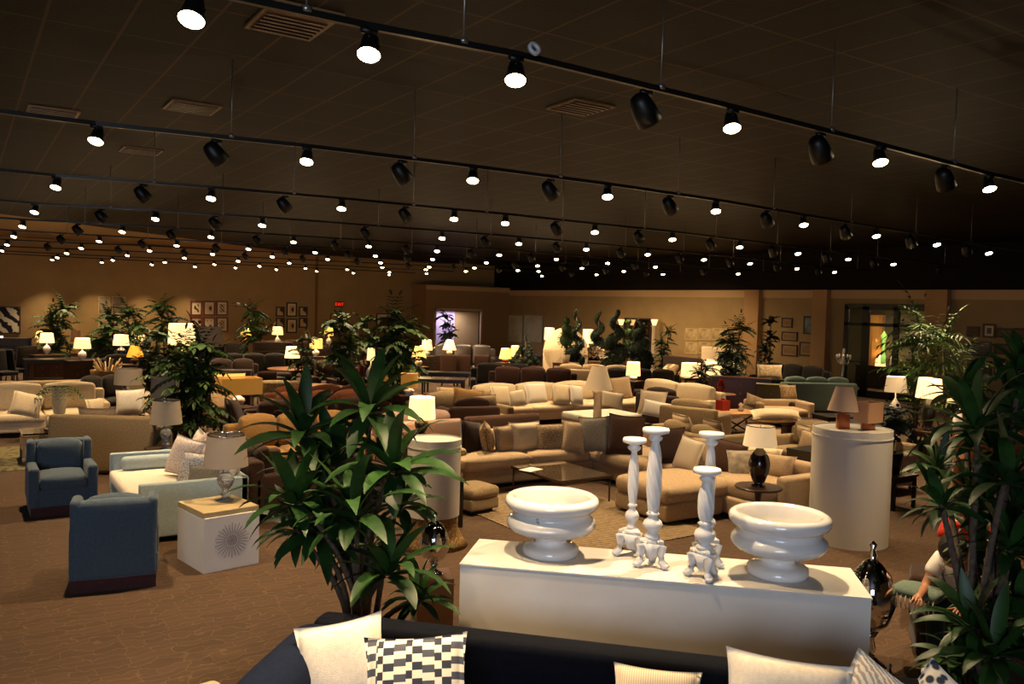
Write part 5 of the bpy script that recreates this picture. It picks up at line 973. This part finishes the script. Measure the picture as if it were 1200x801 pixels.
DK = [((262, 425), 24, 'dark leather sofa right of the leafy plants, upper row', 0, 2.2, dkbrown), ((300, 424), 27, 'dark sofa left of the black-stem lamp', 0, 2.4, char), ((395, 432), 25, 'dark wood-toned sofa right of the round brown table', 0, 2.4, brown_f), ((400, 405), 33, 'dark brown sofa by the back wall below the seam', 0, 3.0, dkbrown), ((275, 405), 33, 'dark sofa along the back wall beneath the picture groups', 0, 2.8, char), ((335, 400), 36, 'dark red-brown sofa under the cross-shaped picture group', 0, 3.4, fab('ox_leather', '3d1f16')), ((415, 455), 20, 'brown orange sofa behind the dracaena top', 0, 2.6, fab('dull_rust', '7a4426')), ((440, 425), 25, 'dark red armchair behind the bushy plants', -30, 1.4, fab('wine_fabric', '541c18')), ((380, 466), 18, 'rust brown sofa left of the dracaena top', 0, 2.2, MATS['dull_rust']), ((590, 440), 26, 'dark sofa right of the three dining chairs', -30, 2.0, char), ((625, 440), 25, 'dark rust sofa left of the taupe sofa back', -33, 2.6, fab('deep_rust', '34190e')), ((780, 452), 25, 'dark blanket-covered sofa in front of the scroll bed', -35, 2.4, char), ((925, 432), 29.5, 'black sofa in the recess under the dim pictures', -90, 2.8, char), ((160, 432), 24, 'dark sofa behind the taupe drum lamp', 0, 2.0, char), ((135, 452), 20, 'black armchair right of the driftwood basket', 20, 1.3, char), ((215, 440), 22, 'dark brown loveseat behind the leafy plants', 0, 1.9, dkbrown)]
for (px, py), D, lb, rz, w, mm in DK:
    p = PD(px, py, D); CL.append([sofa(lb, p.x, p.y, rz, w, .95, mm, n=max(1, round(w/.8)), back_h=.95 if D > 20 else .85)])
BK = [((235, 430), 27.5, 'dark bookcase table stack behind the leafy plants', 1.3), ((318, 412), 30, 'open dark shelf left of the centre-left palm', 1.3), ((448, 410), 30, 'open dark shelf behind the largest bushy plant', 1.2), ((120, 405), 31, 'open dark shelf below the pale panels', 1.1), ((8, 405), 30, 'open dark shelf at the left edge below the black painting', 1.2)]
for (px, py), D, lb, h in BK:
    p = PD(px, py, D); CL.append([dresser(lb, p.x, p.y, 0, 1.5, .45, h, wood_d, rows=4, open_=True, name='open_shelf', cat='shelf')])
for i, (px, py, D, rz, lb) in enumerate(((290, 440, 22, 15, 'long dark dining table left of the spotted stool'), (425, 440, 22, 0, 'dark dining table behind the dracaena top'), (245, 455, 19.5, 0, 'reddish dining table behind the rectangular amber lamp'), (600, 428, 29, -33, 'low dark table under the two yellow pleated lamps'), (500, 438, 23.5, -33, 'dark red table left of the dark chairs'))):
    p = PD(px, py, D); CL.append([table(lb, p.x, p.y, rz, 1.8, .85, .75, (wood_d, wood_r)[i % 2], name='dining_table', legw=.08)])
CH = [((268, 446), 21, 'left'), ((309, 446), 21.4, 'right')]
for (px, py), D, sd in CH: p = PD(px, py, D); CL.append([None]); CL[-1] = [dining_chair('dark dining chair at the %s end of the long dark table' % sd, p.x, p.y, 180, dkbrown)]
# right side: terracotta armchairs and dark clutter
sofa('terracotta leather armchair under the rightmost lit lamps', 13.3, 6.6, -60, 1.15, .95, terra, n=1, back_h=1.0, arm_h=.7, name='armchair', cat='armchair')
sofa('terracotta armchair behind the right dracaena', 11.6, 5.2, -60, 1.1, .95, terra, n=1, back_h=.95, arm_h=.7, name='armchair', cat='armchair')
sofa('brown sofa behind the right dracaena, deep at the right edge', 14.2, 5.0, -60, 2.2, 1.0, brown_f, n=2, back_h=.9)
for i, (px, py, D, lb, w) in enumerate(((985, 475, 20, 'dark coffee table with a pale paper beside the mint sofa', 1.1), (968, 500, 17.5, 'low black tray table left of the large drum', 1.0), (1010, 470, 19, 'black side table behind the tan cone lampshade', .8))):
    p = PD(px, py, D); table(lb, p.x, p.y, -20, w, .7, .45, wood_b, name='coffee_table')
    if i == 0: t = thing('brochure', 'tilted white card on the dark table beside the mint sofa', 'paper', (p.x+.1, p.y-.05, .455), 30); MB().box(-.14, .14, -.1, .1, 0, .004).build('sheet', paper, t, smooth=False)
ottoman('dark brown ottoman in front of the low black tray table', *G(940, 512)[:2], 10, .9, .6, .4, dkbrown)
# ---- keep the hall furniture apart: slide crowded pieces a little until their footprints clear
bpy.context.view_layer.update()
def foot(o):
    pts = []; inv = o.matrix_world.inverted(); pot = o.name.startswith('potted')
    for c in ([o] if o.type == 'MESH' else []) + list(o.children_recursive):
        if c.type != 'MESH' or (pot and not c.name.startswith('pot')): continue
        M_ = inv @ c.matrix_world; pts += [M_ @ Vector(q) for q in c.bound_box]
    if not pts: return None
    x0, x1 = min(p.x for p in pts), max(p.x for p in pts); y0, y1 = min(p.y for p in pts), max(p.y for p in pts); e = -.012
    zs = [(o.matrix_world @ p).z for p in pts]
    a = o.matrix_world.to_euler().z; c, s_ = math.cos(a), math.sin(a)
    return [(o.location.x+c*x-s_*y, o.location.y+s_*x+c*y) for x, y in ((x0+e, y0+e), (x1-e, y0+e), (x1-e, y1-e), (x0+e, y1-e))], min(zs), max(zs)
def hit(A_, B_):
    for P_ in (A_, B_):
        for i in range(4):
            ax = (P_[(i+1) % 4][1]-P_[i][1], -(P_[(i+1) % 4][0]-P_[i][0])); a = [p[0]*ax[0]+p[1]*ax[1] for p in A_]; b = [p[0]*ax[0]+p[1]*ax[1] for p in B_]
            if max(a) <= min(b) or max(b) <= min(a): return False
    return True
member = {o.name for q in CL for o in q}
FIX = []
for o in [o for o in S.objects if o.parent is None and o.type in ('EMPTY', 'MESH') and o.get('category')]:
    if o.name in member or o.get('category') in ('pillow', 'rug', 'spotlight', 'track', 'picture', 'sign', 'vent', 'paper', 'person', 'mirror', 'fitting'): continue
    f_ = foot(o)
    if f_ and f_[1] < .3: FIX.append(f_[0])
def cleared(F_):
    return all(-7.9 < x < 26.1 and y < 42.1 and not (x > bx0-.1 and y > BY-.1) for x, y in F_) and not any(hit(F_, B_) for B_ in FIX)
for q in sorted(CL, key=lambda q: -(2 if q[0].get('category') in ('plant', 'lamp') or len(q) > 1 else 1)):
    f_ = foot(q[0]); F0 = f_[0]; best = (0, 0)
    dr_ = Vector((q[0].location.x, q[0].location.y)).normalized(); sd_ = Vector((dr_.y, -dr_.x)); cand = sorted(((abs(i*.18)+abs(j*.18)*2.2, i*.18, j*.18) for i in range(-22, 23) for j in range(-6, 7)))
    for _, i, j in cand:
        dx, dy = dr_.x*i+sd_.x*j, dr_.y*i+sd_.y*j; F_ = [(x+dx, y+dy) for x, y in F0]
        if cleared(F_):
            for o in q: o.location.x += dx; o.location.y += dy
            FIX.append(F_); break
    else: print('CROWDED', q[0].get('label'))
# ================================================================== light
def area(name, loc, rot, sx, sy, e, col):
    ld = bpy.data.lights.new(name, 'AREA'); ld.shape = 'RECTANGLE'; ld.size = sx; ld.size_y = sy; ld.energy = e; ld.color = col
    o = bpy.data.objects.new(name, ld); COL.objects.link(o); o.location = loc; o.rotation_euler = rot; return o
# daylight from the shop window behind the camera
area('window_daylight', (-3.5, -5.6, 3.0), (R(84), 0, R(-30)), 8, 3.2, 720, (.72, .82, 1))
area('alcove_light', ((o0+o1)/2+.3, BY+.9, 2.45), (0, 0, 0), 1.5, .8, 60, (.95, .85, 1))
area('far_room_light', (28.6, 18, 3.4), (0, 0, 0), 2, 3, 110, (1, .75, .45))
w = bpy.data.worlds.new('world'); S.world = w; w.use_nodes = True; w.node_tree.nodes['Background'].inputs[0].default_value = (.05, .035, .02, 1); w.node_tree.nodes['Background'].inputs[1].default_value = .05
S.view_settings.view_transform = 'Standard'; S.view_settings.look = 'None'; S.view_settings.gamma = 1; S.view_settings.exposure = .32
try: S.view_settings.use_curve_mapping = False
except Exception: pass
S.cycles.use_denoising = True; S.cycles.max_bounces = 6; S.cycles.diffuse_bounces = 3; S.cycles.glossy_bounces = 3; S.cycles.transmission_bounces = 6; S.cycles.sample_clamp_indirect = 4; S.cycles.use_light_tree = True; S.cycles.caustics_reflective = False; S.cycles.caustics_refractive = False
